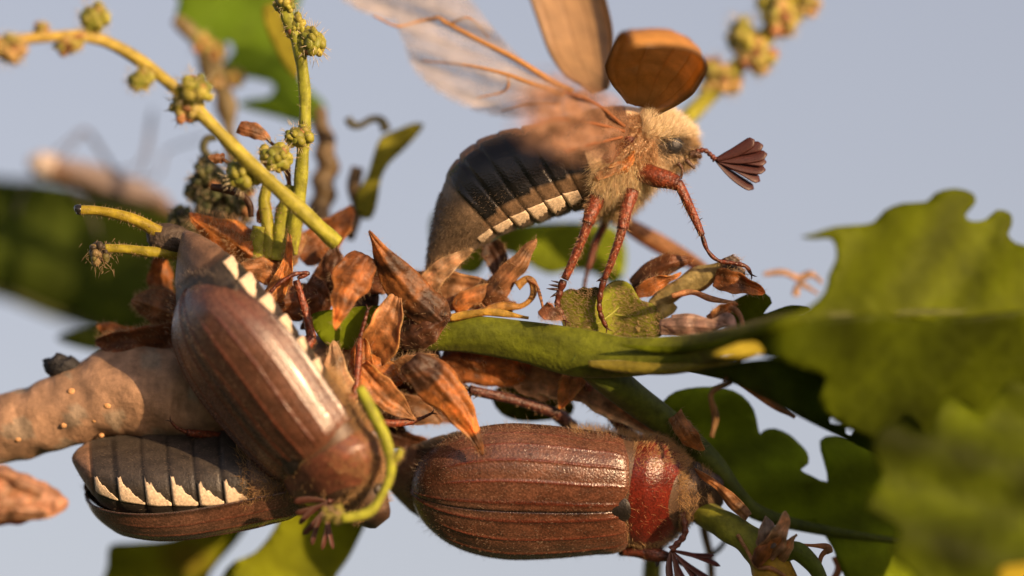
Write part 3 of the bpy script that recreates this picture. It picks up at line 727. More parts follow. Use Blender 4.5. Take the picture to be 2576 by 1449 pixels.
# fur: golden wool on the breast, pale mane behind the head, short down on the abdomen
gA = lambda c: c
def colfur(mask, n, L, wdt, col, lean, jit=0.35, bend=(0, 0, 0)):
    r, nn, fi = scatter(PA, FA, n, mask)
    cx = np.interp(r[:, 0], ctr[:, 0], ctr[:, 0]); cy = np.interp(r[:, 0], ctr[:, 0], ctr[:, 1])
    nn = nn * np.sign((nn * (r - np.column_stack([cx, cy, 20 + 0 * cx]))).sum(1, keepdims=True))
    return (r, unit(nn * 0.8 + np.asarray(lean, float)), L, wdt, col, bend, jit)
near = lambda c: (c[:, 2] < 60)
sets = [
    colfur(lambda c: (near(c) & (c[:, 0] > 1490) & (c[:, 0] < 1650) & (c[:, 1] > 400)).astype(float), 6000, 44, 0.5, np.array([0.97, 0.78, 0.50]), (-0.45, 0.6, -0.1)),
    colfur(lambda c: (near(c) & (c[:, 0] > 1535) & (c[:, 0] < 1650) & (c[:, 1] > 290) & (c[:, 1] < 420)).astype(float), 2200, 32, 0.6, np.array([0.66, 0.42, 0.22]), (-0.3, 0.5, -0.1)),
    colfur(lambda c: ((c[:, 0] > 1615) & (c[:, 0] < 1738) & (c[:, 1] < 350)).astype(float), 7000, 38, 0.55, np.array([0.92, 0.78, 0.56]), (0.1, -0.2, -0.1)),
    colfur(lambda c: (near(c) & (c[:, 0] > 1645) & (c[:, 0] < 1740) & (c[:, 1] > 385)).astype(float), 2400, 32, 0.5, np.array([0.88, 0.70, 0.46]), (0.1, 0.5, 0)),
    colfur(lambda c: (near(c) & (np.hypot(c[:, 0] - 1690, c[:, 1] - 364) < 44) & (np.hypot(c[:, 0] - 1690, c[:, 1] - 364) > 19)).astype(float), 1900, 19, 0.45, np.array([0.30, 0.23, 0.16]), (0.3, 0.1, -0.5)),
    colfur(lambda c: (near(c) & (c[:, 0] > 1720)).astype(float), 900, 22, 0.5, np.array([0.6, 0.42, 0.22]), (0.5, 0.2, 0)),
    colfur(lambda c: (near(c) & (c[:, 0] < 1235) & (c[:, 1] > 500 + 0.75 * (c[:, 0] - 1130))).astype(float), 3000, 9, 0.38, np.array([0.26, 0.19, 0.12]), (-0.5, 0.7, 0)),
    colfur(lambda c: (near(c) & (c[:, 0] > 1180) & (c[:, 0] < 1500) & (c[:, 1] > 480)).astype(float), 900, 8, 0.38, np.array([0.3, 0.22, 0.15]), (-0.8, 0.3, 0)),
]
fur_part(bA, sets)
# ------------------------------------------------------------------ the oak twig
YG = np.array([0.33, 0.335, 0.035]); GREEN = np.array([0.10, 0.155, 0.012]); DKG = np.array([0.05, 0.075, 0.008]); ORG = np.array([0.58, 0.215, 0.042])
BRN = np.array([0.20, 0.070, 0.023]); TAN = np.array([0.47, 0.25, 0.11]); DKB = np.array([0.045, 0.021, 0.012]); PALE = np.array([0.58, 0.39, 0.22])

twig = thing('oak_twig', 'grey-brown oak twig bursting into orange bud scales and a broad green leaf stalk', 'twig', (300, 1000, 40))
def barkr(s, t): return 1 + 0.03 * np.sin(t * 3 + s * 20) + 0.025 * np.sin(t * 5 - s * 41 + 1) + 0.02 * np.sin(s * 90 + 2 * np.sin(t))
bc = [(-420, 1205, 170, 80), (-200, 1140, 130, 84), (0, 1078, 90, 88), (100, 1054, 70, 88), (200, 1020, 55, 97), (300, 990, 45, 113), (420, 985, 40, 122), (520, 1000, 40, 108), (640, 985, 40, 96), (760, 940, 35, 86), (880, 893, 30, 66), (980, 872, 20, 40)]
p, f, s, a = tube(bc, 120, 44, barkr)
nz = vnoise(p, 45, 51); n2 = vnoise(p, 13, 52)
cb = np.array([0.30, 0.185, 0.115]) * (1 + 0.2 * nz + 0.14 * n2)[:, None]
g = (vnoise(p, 120, 53) > 0.35)[:, None]; cb = np.where(g, np.array([0.25, 0.19, 0.135]) * (1 + 0.2 * n2)[:, None], cb)
branch = obj('branch', p, f, M['bark'], twig, cb)
for x, y, r in [(270, 1020, 9), (238, 1056, 7), (20, 1066, 9), (100, 1040, 7), (180, 985, 9), (160, 1070, 7), (45, 1105, 7), (255, 1095, 6), (85, 1000, 8)]:
    cc = np.interp(x, [q[0] for q in bc], [q[1] for q in bc]); rr = np.interp(x, [q[0] for q in bc], [q[3] for q in bc]); dd = np.interp(x, [q[0] for q in bc], [q[2] for q in bc])
    dz = dd - math.sqrt(max(rr ** 2 - (y - cc) ** 2, 0))
    q, ff = ball((x, y, dz + 1), (r * 1.25, r, r * 0.6), 7, 9); obj('lenticel', q, ff, M['bark'], branch, np.array([0.55, 0.30, 0.13]) * random.uniform(0.8, 1.15))
# black dead bud on the upper side
q, ff = ball((156, 922, 40), (48, 30, 34), 14, 18); q = q + (vnoise(q, 14, 5) * 6)[:, None]; obj('dead_bud', q, ff, M['dark'], twig, np.array([0.012, 0.012, 0.014]))
q, ff = ball((430, 602, -40), (62, 38, 40), 16, 20); q = q + (vnoise(q, 18, 6) * 5)[:, None]; q[:, 1] += (q[:, 0] - 430) * 0.08; obj('dead_bud', q, ff, M['dark'], twig, np.array([0.06, 0.042, 0.03]))
p, f, _, _ = tube([(470, 605, -20, 16), (520, 625, 10, 18), (580, 660, 40, 20), (640, 720, 50, 24)], 14, 10); obj('bud_stalk', p, f, M['dark'], twig, np.array([0.06, 0.045, 0.03]))

# bud scales
fuzz = []
def bract(base, tip, width, c0, c1=None, bow=20, cup=0.35, roll=0.0, edge=0.5, n=30, m=19, seed=0, fz=60, name='bud_scale', parent=None, fl=16, blunt=0.0, dark=0.0):
    base, tip = np.asarray(base, float), np.asarray(tip, float); ax = tip - base; L = np.linalg.norm(ax); ax = ax / L
    pr = unit(np.cross(ax, (0, 0, 1)) + 1e-6); up = np.cross(pr, ax)
    a = pr * math.cos(roll) + up * math.sin(roll); b = np.cross(ax, a)
    if b[2] > 0: b = -b
    rg = np.random.default_rng(seed + 900)
    s = np.linspace(0, 1, n); t = np.linspace(-1, 1, m); S, T = np.meshgrid(s, t, indexing='ij')
    w = width / 2 * np.sin(math.pi * np.clip(0.20 + 0.80 * s ** 0.85, 0, 1)) ** 0.9 * (1 - blunt) + blunt * width / 2 * np.sqrt(np.clip(1 - np.clip((s - 0.5) / 0.5, 0, 1) ** 1.7, 0, 1))
    w = np.maximum(w * 0.82, 0.6)
    ph = rg.uniform(0, 6.28, 6)
    wl_, wr_ = 1 + 0.10 * np.sin(s * 7 + ph[0]) + 0.06 * np.sin(s * 19 + ph[1]), 1 + 0.10 * np.sin(s * 6 + ph[2]) + 0.06 * np.sin(s * 17 + ph[3])
    W2 = np.where(T < 0, (w * wl_)[:, None], (w * wr_)[:, None])
    tw = rg.uniform(-1.0, 1.0) * (s - 0.3)                                   # twist along the scale
    A2 = a * np.cos(tw)[:, None] + b * np.sin(tw)[:, None]; B2 = -a * np.sin(tw)[:, None] + b * np.cos(tw)[:, None]
    sw = rg.uniform(-0.10, 0.10) * L * np.sin(s * math.pi) + rg.uniform(-0.10, 0.10) * L * s ** 2
    cc_ = cup * rg.choice([1, -0.9])
    c = base + ax * (L * s)[:, None] + b * (bow * 0.6 * np.sin(s * math.pi) - rg.uniform(0, 0.25) * L * 0.3 * s ** 3)[:, None] + a * sw[:, None]
    lift = -cc_ * w[:, None] * np.abs(T) ** 1.6 + 0.10 * w[:, None] * np.exp(-(T / 0.16) ** 2) + np.abs(T) ** 3 * (5 * np.sin(S * 11 + ph[4] + (T > 0) * 2))
    P = c[:, None] + A2[:, None] * (W2 * T)[..., None] + B2[:, None] * lift[..., None]
    P = P.reshape(-1, 3)
    P = P + np.column_stack([vnoise(P, 55, seed + 1), vnoise(P, 55, seed + 2), vnoise(P, 40, seed + 3)]) * np.array([3.0, 3.0, 5.0])
    P = P + b * (min(1.6, width / 90) * np.sin(T.ravel() * 11 + seed))[:, None]
    c0 = np.asarray(c0); c1 = c0 if c1 is None else np.asarray(c1)
    Sf, Tf = S.ravel()[:, None], T.ravel()[:, None]
    C = c0 * (1 - Sf) + c1 * Sf
    C = C * (0.85 + 0.30 * vnoise(P, 34, seed + 7) + 0.07 * np.sin(T.ravel() * 17 + seed) + 0.06 * np.sin(T.ravel() * 31))[:, None]
    blot = np.clip((vnoise(P, 60, seed + 9) - 0.25) * 2.5, 0, 1)[:, None]; C = C * (1 - blot * dark) + DKB * blot * dark
    ke = edge * np.clip((np.abs(Tf) - 0.72) / 0.28, 0, 1) ** 1.5; C = C * (1 - ke) + np.minimum(C * 1.7 + TAN * 0.25, 0.6) * ke
    o = obj(name, P, grid_faces(n, m), M['scale'], parent or twig, C, thick=2.5)
    if fz:
        r = np.random.default_rng(seed + 100); fz = int(fz * 2)
        i = r.integers(0, n - 1, fz); j = np.where(r.random(fz) < 0.6, np.where(r.random(fz) < 0.5, 0, m - 1), r.integers(0, m, fz))
        G = P.reshape(n, m, 3); rt = G[i, j] + r.normal(size=(fz, 3)) * 1.5
        d = ax * 0.7 + a * np.sign(j - m / 2)[:, None] * 0.7 + b * 0.5
        fuzz.append((rt, d, fl, 0.36, np.clip((c0 + c1) / 2 * 1.5 + 0.05, 0, 0.75), (0, 0, 0), 0.45))
    return o
BR = [  # base, tip, width, base colour, tip colour, options
    ((925, 640, -130), (842, 826, -225), 112, BRN, ORG * 1.25, dict(bow=14, cup=0.30, dark=0.5, blunt=0.0)),
    ((1118, 812, -110), (925, 584, -150), 122, DKB * 1.5, ORG, dict(bow=16, cup=0.45, dark=0.8)),
    ((912, 905, -95), (1025, 735, -130), 120, ORG, TAN, dict(bow=30, cup=0.4, blunt=0.3, dark=0.3)),
    ((1000, 858, -90), (1130, 800, -120), 105, DKB * 1.3, BRN * 0.7, dict(bow=18, cup=0.5)),
    ((1030, 905, -190), (1222, 1142, -185), 120, BRN, ORG * 1.4, dict(bow=14, cup=0.32, dark=0.85, blunt=0.0)),
    ((905, 925, -150), (1055, 1045, -150), 90, ORG, TAN, dict(bow=24, cup=0.4, dark=0.3)),
    ((920, 905, -110), (1010, 970, -120), 85, ORG * 0.9, ORG, dict(bow=20, cup=0.3, blunt=0.4)),
    ((1215, 762, -30), (1354, 606, -45), 78, BRN * 0.8, TAN * 0.9, dict(bow=18, cup=0.5, blunt=0.2)),
    ((1050, 742, -10), (1196, 636, -30), 62, TAN, PALE, dict(bow=14, cup=0.3, blunt=0.4, fz=140)),
    ((1000, 745, 30), (1280, 740, 10), 130, TAN * 0.8, TAN, dict(bow=10, cup=0.3, blunt=0.7, dark=0.4)),
    ((1140, 776, -25), (1285, 700, -30), 60, ORG * 0.8, TAN, dict(bow=16, cup=0.4)),
    ((1230, 610, 60), (1260, 720, 30), 70, DKB * 1.3, BRN * 0.6, dict(bow=10, cup=0.3, blunt=0.4)),
    ((1110, 905, 10), (1322, 930, -20), 170, BRN * 1.2, ORG * 0.9, dict(bow=26, cup=0.3, blunt=0.75, fz=200)),
    ((1290, 925, 30), (1475, 955, 20), 120, TAN * 0.8, TAN, dict(bow=14, cup=0.3, blunt=0.6)),
    ((1330, 930, 20), (1668, 1112, 0), 150, TAN, PALE, dict(bow=16, cup=0.25, blunt=0.6, fz=200)),
    ((1450, 905, -10), (1395, 1025, -10), 75, TAN, ORG, dict(bow=14, cup=0.5, blunt=0.3)),
    ((700, 662, 0), (478, 536, -30), 120, BRN, ORG * 1.1, dict(bow=34, cup=0.6, fz=420, fl=26, blunt=0.25)),
    ((720, 690, -10), (560, 610, -40), 95, BRN, ORG * 0.9, dict(bow=24, cup=0.4, fz=200, fl=22)),
    ((735, 700, -40), (590, 690, -60), 85, ORG * 0.8, TAN * 0.8, dict(bow=18, cup=0.4, blunt=0.5, fz=140)),
    ((800, 740, -20), (650, 765, -60), 110, BRN * 0.9, BRN, dict(bow=14, cup=0.4, blunt=0.6, fz=120)),
    ((745, 640, 70), (898, 528, 120), 105, BRN, ORG, dict(bow=16, cup=0.4, blunt=0.5, dark=0.3)),
    ((695, 760, -60), (730, 575, -70), 44, ORG, ORG * 1.15, dict(bow=10, cup=0.4, fz=100)),
    ((640, 800, -70), (720, 640, -78), 50, TAN * 0.8, ORG, dict(bow=12, cup=0.4)),
    ((655, 560, -20), (672, 470, -20), 42, ORG, ORG * 0.9, dict(bow=10, cup=0.4)),
    ((700, 565, -10), (712, 480, -10), 46, BRN, BRN, dict(bow=10, cup=0.4)),
    ((722, 660, 10), (775, 590, 20), 55, TAN * 0.7, TAN, dict(bow=10, cup=0.3, blunt=0.4)),
    ((820, 745, 30), (850, 610, 10), 90, BRN * 0.9, DKB * 1.5, dict(bow=14, cup=0.4, blunt=0.4)),
    ((790, 830, 10), (795, 690, -10), 100, BRN * 0.8, BRN * 0.7, dict(bow=14, cup=0.4, blunt=0.5)),
    ((860, 905, 20), (960, 720, 0), 120, DKB * 1.3, DKB * 1.6, dict(bow=12, cup=0.3, blunt=0.5)),
    ((870, 1080, -170), (828, 860, -170), 100, TAN, PALE * 0.9, dict(bow=16, cup=0.4, blunt=0.5, fz=160)),
    ((925, 1010, -120), (905, 850, -120), 90, BRN, ORG, dict(bow=16, cup=0.4, blunt=0.5)),
    ((985, 880, 30), (1150, 960, 20), 95, DKB, DKB * 1.2, dict(bow=12, cup=0.3, blunt=0.6)),  # near-black scale: its colour paints the deep shadow below the green stalk
    ((1010, 800, 60), (1130, 985, 40), 100, DKB * 1.5, BRN * 0.8, dict(bow=12, cup=0.4, blunt=0.5)),
    ((960, 1010, 20), (1110, 1075, 20), 90, BRN * 0.6, TAN * 0.6, dict(bow=12, cup=0.4, blunt=0.5)),
    ((985, 930, -80), (1105, 905, -90), 80, TAN * 0.8, TAN * 0.6, dict(bow=18, cup=0.5, blunt=0.5, fz=120)),
    ((455, 870, 10), (240, 850, 20), 120, BRN, BRN * 0.9, dict(bow=28, cup=0.5, blunt=0.4, fz=260)),
    ((470, 820, 0), (330, 760, 0), 130, BRN * 0.9, TAN * 0.7, dict(bow=28, cup=0.5, blunt=0.6, fz=260)),
    ((430, 870, 50), (250, 800, 60), 90, BRN, ORG * 0.8, dict(bow=14, cup=0.4, blunt=0.3)),
    ((415, 770, 60), (405, 630, 40), 75, BRN * 0.8, ORG * 0.8, dict(bow=12, cup=0.4, blunt=0.7)),
    ((900, 985, 60), (1030, 1100, 70), 110, DKB * 1.4, BRN * 0.8, dict(bow=12, cup=0.4, blunt=0.5)),
    ((985, 985, 90), (1150, 1060, 90), 110, DKB * 1.5, BRN, dict(bow=12, cup=0.4, blunt=0.5)),
    ((1000, 940, 70), (1170, 1010, 60), 90, BRN * 0.8, TAN * 0.6, dict(bow=12, cup=0.4, blunt=0.5)),
    ((960, 1085, 60), (1090, 1120, 40), 70, DKB * 1.3, BRN * 0.7, dict(bow=12, cup=0.4, blunt=0.5)),
    ((890, 690, 10), (1060, 700, 20), 90, BRN * 0.7, BRN, dict(bow=12, cup=0.4, blunt=0.4)),
    ((1060, 800, -40), (990, 700, -60), 70, BRN, TAN * 0.8, dict(bow=14, cup=0.5, fz=90)),
    ((1290, 780, 0), (1190, 745, -20), 56, BRN * 0.8, TAN * 0.7, dict(bow=10, cup=0.4, blunt=0.3)),
    ((1592, 725, -20), (1746, 660, -30), 78, DKB * 1.4, BRN, dict(bow=18, cup=0.6, blunt=0.2, dark=0.3)),
    ((1600, 740, -30), (1715, 700, -40), 50, BRN, ORG, dict(bow=12, cup=0.4)),
    ((1800, 700, -60), (1922, 738, -75), 66, BRN, ORG * 1.1, dict(bow=18, cup=0.6, blunt=0.5)),
    ((1822, 650, -66), (1870, 720, -70), 62, np.array([0.16, 0.12, 0.09]), np.array([0.22, 0.16, 0.12]), dict(bow=12, cup=0.5, blunt=0.4, fz=120)),
    ((1660, 820, -160), (1835, 812, -190), 58, np.array([0.42, 0.28, 0.22]), np.array([0.45, 0.30, 0.24]), dict(bow=20, cup=0.6, blunt=0.6)),
    ((1790, 800, -170), (1860, 770, -170), 40, TAN, ORG, dict(bow=10, cup=0.5, blunt=0.5)),
    ((1365, 770, -130), (1418, 806, -130), 48, BRN, np.array([0.28, 0.15, 0.10]), dict(bow=14, cup=0.5, blunt=0.4, fz=80)),
    ((1700, 1040, -70), (1770, 1130, -70), 60, TAN * 0.8, ORG * 0.9, dict(bow=12, cup=0.4, blunt=0.4)),
]
for i, (b0, t0, w, c0, c1, o) in enumerate(BR): bract(b0, t0, w, c0, c1, seed=i * 3, **o)

# loose plates at the flyer's wing root
for b0, t0, w, cl in (((1538, 432, -126), (1604, 384, -122), 40, ORG * 0.9), ((1500, 448, -128), (1572, 414, -134), 30, TAN), ((1520, 404, -122), (1580, 366, -118), 34, BRN * 1.3), ((1555, 372, -112), (1600, 340, -104), 26, np.array([0.12, 0.03, 0.02]))):
    bract(b0, t0, w, cl, cl * 1.1, bow=8, cup=0.4, blunt=0.4, seed=int(w) + 700, fz=0, parent=bA, name='wing_root')
# thin dry stipules
STP = [
    ([(1200, 790, -40, 9), (1260, 772, -40, 11), (1310, 770, -40, 8), (1338, 748, -40, 8), (1342, 716, -40, 9), (1326, 702, -40, 10), (1300, 720, -40, 14)], np.array([0.40, 0.22, 0.05])),
    ([(1325, 700, -45, 4), (1348, 714, -50, 4), (1358, 742, -60, 4), (1366, 775, -90, 4)], TAN),
    ([(1130, 800, -60, 9), (1230, 785, -70, 10), (1330, 800, -80, 4)], np.array([0.45, 0.30, 0.05])),
    ([(1780, 800, -150, 7), (1830, 772, -170, 8), (1862, 795, -190, 8), (1870, 850, -210, 8), (1858, 912, -230, 7), (1820, 960, -240, 6)], TAN * 0.8),
    ([(1690, 800, -150, 8), (1740, 800, -170, 10), (1790, 812, -180, 12), (1830, 800, -185, 13), (1838, 828, -190, 12), (1800, 836, -190, 8)], np.array([0.42, 0.29, 0.24])),
    ([(1690, 745, -60, 6), (1740, 735, -60, 8), (1790, 752, -70, 7), (1850, 762, -80, 5)], TAN),
    ([(1640, 770, -10, 16), (1700, 730, -20, 26), (1760, 700, -30, 28), (1822, 672, -45, 20)], np.array([0.36, 0.30, 0.12])),
    ([(1690, 760, -10, 20), (1650, 800, -20, 18), (1600, 830, -30, 10)], np.array([0.34, 0.28, 0.08])),
    ([(1920, 690, 240, 5), (1970, 685, 240, 8), (2010, 700, 240, 9), (2040, 690, 240, 8), (2070, 712, 240, 5)], PALE * 0.8),
    ([(2000, 745, 240, 9), (2012, 715, 240, 7), (2060, 740, 240, 4)], PALE * 0.75),
    ([(1840, 960, -250, 6), (1790, 990, -240, 8), (1800, 1050, -230, 9), (1790, 1100, -230, 7)], np.array([0.25, 0.14, 0.05])),
    ([(1835, 935, -180, 6), (1860, 960, -190, 10), (1950, 1020, -200, 9), (2000, 1050, -210, 5)], np.array([0.45, 0.26, 0.12])),
]
for ct, cl in STP:
    p, f, s, a = tube(ct, 10 * len(ct), 8, lambda s, t: 1 + 0.15 * np.sin(t * 2 + s * 12), flat=0.55)
    obj('stipule', p, f, M['scale'], twig, cl * (1 + 0.25 * vnoise(p, 25, 8))[:, None])
# cut flower stalks among the scales
STK = [([(652, 650, -30, 20), (650, 600, -30, 20), (655, 570, -30, 19)], YG), ([(700, 655, -30, 26), (708, 580, -30, 22), (722, 520, -30, 22), (735, 470, -20, 18)], YG),
       ([(735, 640, -25, 14), (745, 580, -20, 14), (752, 530, -10, 15)], YG * 0.9), ([(675, 650, -35, 18), (672, 560, -30, 16), (665, 500, -25, 15), (680, 440, -20, 12)], YG * np.array([0.85, 0.8, 0.8])),
       ([(470, 640, -35, 15), (400, 636, -60, 14), (330, 628, -70, 12), (262, 624, -80, 11)], YG * np.array([0.95, 0.78, 0.6])),
       ([(400, 584, -55, 17), (350, 558, -70, 15), (290, 538, -80, 13), (240, 530, -85, 12), (200, 528, -90, 12)], YG * np.array([0.95, 0.72, 0.55])),
       ([(905, 975, -290, 12), (935, 1035, -300, 16), (965, 1095, -305, 16), (982, 1150, -310, 14), (980, 1200, -310, 12), (955, 1255, -315, 11), (925, 1290, -320, 13), (860, 1305, -330, 11)], YG * np.array([0.95, 1.0, 0.8])),
       ([(975, 1165, -308, 10), (1000, 1150, -315, 11), (1008, 1128, -318, 9)], YG)]
for ct, cl in STK:
    p, f, s, a = tube(ct, 9 * len(ct), 14, lambda s, t: 1 + 0.05 * np.sin(t * 3 + s * 14))
    nzz = vnoise(p, 40, 17); obj('flower_stalk', p, f, M['stem'], twig, cl * (1 + 0.18 * nzz)[:, None])
    h, nn, _ = scatter(p, f, 160); cn = spl(ct, 40)[:, :3]; near_ = cn[np.argmin(np.linalg.norm(h[:, None] - cn[None], axis=2), axis=1)]
    fuzz.append((h, unit(h - near_), 11, 0.5, np.clip(cl * 1.5 + 0.1, 0, 0.8), (0, 0, 0), 0.4))
p, f, s, a = tube([(203, 528, -90, 13), (192, 527, -91, 12), (188, 528, -92, 6)], 8, 12); obj('dead_tip', p, f, M['gloss'], twig, np.array([0.015, 0.013, 0.012]))
tuft = []
for k in range(26):
    c0_ = np.array([256 + random.uniform(-22, 18), 634 + random.uniform(-18, 26), -80 + random.uniform(-12, 12)]); q, ff = ball(c0_, (random.uniform(6, 15), random.uniform(6, 14), 10), 6, 8)
    tuft.append((q, ff, random.choice([np.array([0.05, 0.035, 0.02]), np.array([0.14, 0.12, 0.03]), np.array([0.20, 0.14, 0.05])])))
P_, F_, C_ = join(tuft); obj('dried_flower', P_, F_, M['flower'], twig, C_)
fuzz.append((np.column_stack([RNG.normal(258, 20, 90), RNG.normal(648, 20, 90), RNG.normal(-85, 10, 90)]), np.tile([0, 1., -0.2], (90, 1)), 20, 0.6, TAN * 0.9, (0, 0, 0), 0.8))
tuft = []
for k in range(34):
    c0_ = np.array([834 + random.uniform(-22, 24), 1296 + random.uniform(-22, 16), -325 + random.uniform(-10, 10)]); q, ff = ball(c0_, (random.uniform(5, 13), random.uniform(5, 12), 8), 6, 8)
    tuft.append((q, ff, random.choice([np.array([0.22, 0.19, 0.03]), np.array([0.30, 0.27, 0.03]), np.array([0.25, 0.17, 0.08])])))
P_, F_, C_ = join(tuft); obj('dried_flower', P_, F_, M['flower'], twig, C_)

# ---- leaf builder
def leaf_part(name, outline, dfun, cfun, parent, step=22, seed=0, thick=6, holes=(), veins=(), veincol=None, mat='leaf', smooth=True):
    pts, tri = fill_outline(outline, step, seed, holes, smooth)
    q = np.column_stack([pts, dfun(pts[:, 0], pts[:, 1])])
    o = obj(name, q, tri, M[mat], parent, cfun(q), thick=thick)
    for v in veins:
        vv = [(x, y, float(dfun(np.array([x], float), np.array([y], float))[0]) - r * 0.3, r) for x, y, r in v]
        p, f, _, _ = tube(vv, 8 * len(v), 8, flat=0.8); obj('midrib' if v is veins[0] else 'vein', p, f, M['stem'], o, np.asarray(veincol if veincol is not None else YG * 0.5))
    return o
def cmix(base, amp=0.2, sc=120, seed=0, alt=None):
    def fn(q):
        n = vnoise(q, sc, seed); c = np.asarray(base) * (1 + amp * n + 0.5 * amp * vnoise(q, sc / 4, seed + 1))[:, None]
        if alt is not None:
            k = np.clip(vnoise(q, sc * 1.5, seed + 2), 0, 1)[:, None]; c = c * (1 - k) + np.asarray(alt) * k
        return c
    return fn
LG = np.array([0.100, 0.128, 0.004]); MG = np.array([0.115, 0.155, 0.005])
# broad green stalk running right, splitting in two
p, f, s, a = tube([(960, 866, 0, 8), (1060, 858, -25, 26), (1180, 842, -50, 46), (1320, 858, -80, 52), (1460, 888, -120, 60), (1580, 900, -165, 50), (1720, 884, -225, 42), (1860, 850, -400, 32), (2010, 806, -505, 22), (2200, 788, -490, 14), (2420, 786, -450, 10), (2640, 784, -410, 8)], 110, 26, lambda s, t: 1 + 0.04 * np.sin(t * 3 + s * 18) + 0.03 * np.sin(t * 7), flat=0.6)
obj('leaf_stalk', p, f, M['stem'], twig, np.array([0.115, 0.138, 0.008]) * ((1 + 0.22 * vnoise(p, 90, 3) + 0.12 * vnoise(p, 25, 4)) * (1 - 0.4 * np.clip((s - 0.5) / 0.2, 0, 1)))[:, None])
p, f, s, a = tube([(1440, 890, -125, 30), (1520, 945, -95, 42), (1600, 1005, -50, 40), (1690, 1075, 0, 36), (1790, 1165, 10, 30), (1850, 1240, 20, 24), (1910, 1292, 40, 20), (2050, 1330, 55, 14), (2300, 1370, 80, 9)], 70, 20, lambda s, t: 1 + 0.04 * np.sin(t * 3 + s * 18))
obj('leaf_stalk', p, f, M['stem'], twig, np.array([0.075, 0.10, 0.009]) * (1 + 0.18 * vnoise(p, 90, 5))[:, None])
p, f, s, a = tube([(1480, 915, -190, 8), (1560, 922, -190, 16), (1680, 928, -220, 15), (1780, 915, -270, 12), (1850, 905, -330, 9), (1900, 890, -360, 6)], 40, 14)
obj('leaf_stalk', p, f, M['stem'], twig, np.array([0.17, 0.145, 0.016]) * (1 + 0.18 * vnoise(p, 60, 6))[:, None])

sst = lambda v: np.clip(v, 0, 1) ** 2 * (3 - 2 * np.clip(v, 0, 1))
dR = lambda x, y: -170 - 330 * sst((x - 1650) / 340.0) + 0.18 * np.clip(x - 1950, 0, None)
ridg = lambda x, y: 16 * np.sin((x - 0.62 * (790 - y)) / 52.0)
# upper half-blade of the big leaf on the right
L1 = [(1560, 868), (1700, 872), (1800, 858), (1900, 828), (1960, 800), (2030, 775), (2074, 735), (2085, 690), (2104, 650), (2100, 612), (2084, 600), (2050, 602), (2014, 596), (2050, 586), (2100, 570), (2150, 566), (2196, 560), (2225, 530), (2270, 512), (2330, 508), (2352, 486), (2400, 474), (2446, 486), (2452, 512), (2428, 540), (2442, 556), (2480, 552), (2508, 528), (2542, 538), (2546, 566), (2536, 590), (2556, 612), (2600, 622), (2680, 640), (2760, 700), (2780, 800), (2600, 800), (2400, 806), (2200, 800), (2000, 820), (1850, 862), (1700, 890)]
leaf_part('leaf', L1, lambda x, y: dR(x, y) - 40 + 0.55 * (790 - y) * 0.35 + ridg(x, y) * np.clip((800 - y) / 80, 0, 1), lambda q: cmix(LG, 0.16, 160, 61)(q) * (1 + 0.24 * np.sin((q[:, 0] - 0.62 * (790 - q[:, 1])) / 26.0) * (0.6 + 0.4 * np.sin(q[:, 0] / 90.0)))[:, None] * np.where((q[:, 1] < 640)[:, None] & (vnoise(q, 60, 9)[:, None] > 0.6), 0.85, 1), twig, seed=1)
# lower half-blade, turned down; its shade is also painted in as darker green
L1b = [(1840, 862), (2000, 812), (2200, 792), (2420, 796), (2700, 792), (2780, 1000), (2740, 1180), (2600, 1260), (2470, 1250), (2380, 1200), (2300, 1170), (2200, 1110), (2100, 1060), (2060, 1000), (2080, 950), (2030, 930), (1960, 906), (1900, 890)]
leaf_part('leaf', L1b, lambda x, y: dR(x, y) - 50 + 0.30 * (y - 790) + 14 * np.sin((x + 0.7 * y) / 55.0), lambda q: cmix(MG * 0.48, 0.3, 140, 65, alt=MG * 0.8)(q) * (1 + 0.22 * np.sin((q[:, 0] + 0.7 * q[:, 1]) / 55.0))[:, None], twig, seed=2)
# dark narrow blade beneath it
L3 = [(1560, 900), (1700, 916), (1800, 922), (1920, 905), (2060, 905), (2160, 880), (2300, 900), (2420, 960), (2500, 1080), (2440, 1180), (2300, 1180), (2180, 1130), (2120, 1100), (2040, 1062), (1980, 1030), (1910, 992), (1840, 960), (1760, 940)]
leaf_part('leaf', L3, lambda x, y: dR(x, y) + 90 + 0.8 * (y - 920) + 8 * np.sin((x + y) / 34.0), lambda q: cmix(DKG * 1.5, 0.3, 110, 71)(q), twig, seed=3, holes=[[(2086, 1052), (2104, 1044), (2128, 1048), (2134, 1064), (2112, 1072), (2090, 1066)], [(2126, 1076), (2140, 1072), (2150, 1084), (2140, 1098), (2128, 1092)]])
# big lower leaf
L2 = [(1560, 985), (1640, 1045), (1668, 1010), (1700, 985), (1760, 974), (1820, 976), (1866, 994), (1896, 1030), (1906, 1072), (1912, 1092), (1922, 1082), (1950, 1078), (1986, 1094), (2008, 1114), (2030, 1138), (2034, 1166), (2014, 1182), (2040, 1196), (2082, 1212), (2072, 1160), (2062, 1110), (2100, 1096), (2180, 1110), (2300, 1130), (2450, 1160), (2640, 1200), (2760, 1320), (2760, 1560), (2300, 1560), (2160, 1500), (2120, 1440), (2096, 1380), (2060, 1330), (2020, 1316), (1960, 1316), (1900, 1304), (1850, 1262), (1790, 1202), (1700, 1118)]
leaf_part('leaf', L2, lambda x, y: 30 + 0.16 * np.clip(x - 1740, 0, None) + 0.35 * (1200 - y) * 0.5 + 14 * np.sin((y + 0.25 * x) / 40.0), lambda q: cmix(MG * 1.6, 0.18, 150, 75, alt=MG * 1.3)(q) * (1 + 0.20 * np.sin((q[:, 1] + 0.25 * q[:, 0]) / 20.0))[:, None], twig, seed=4)
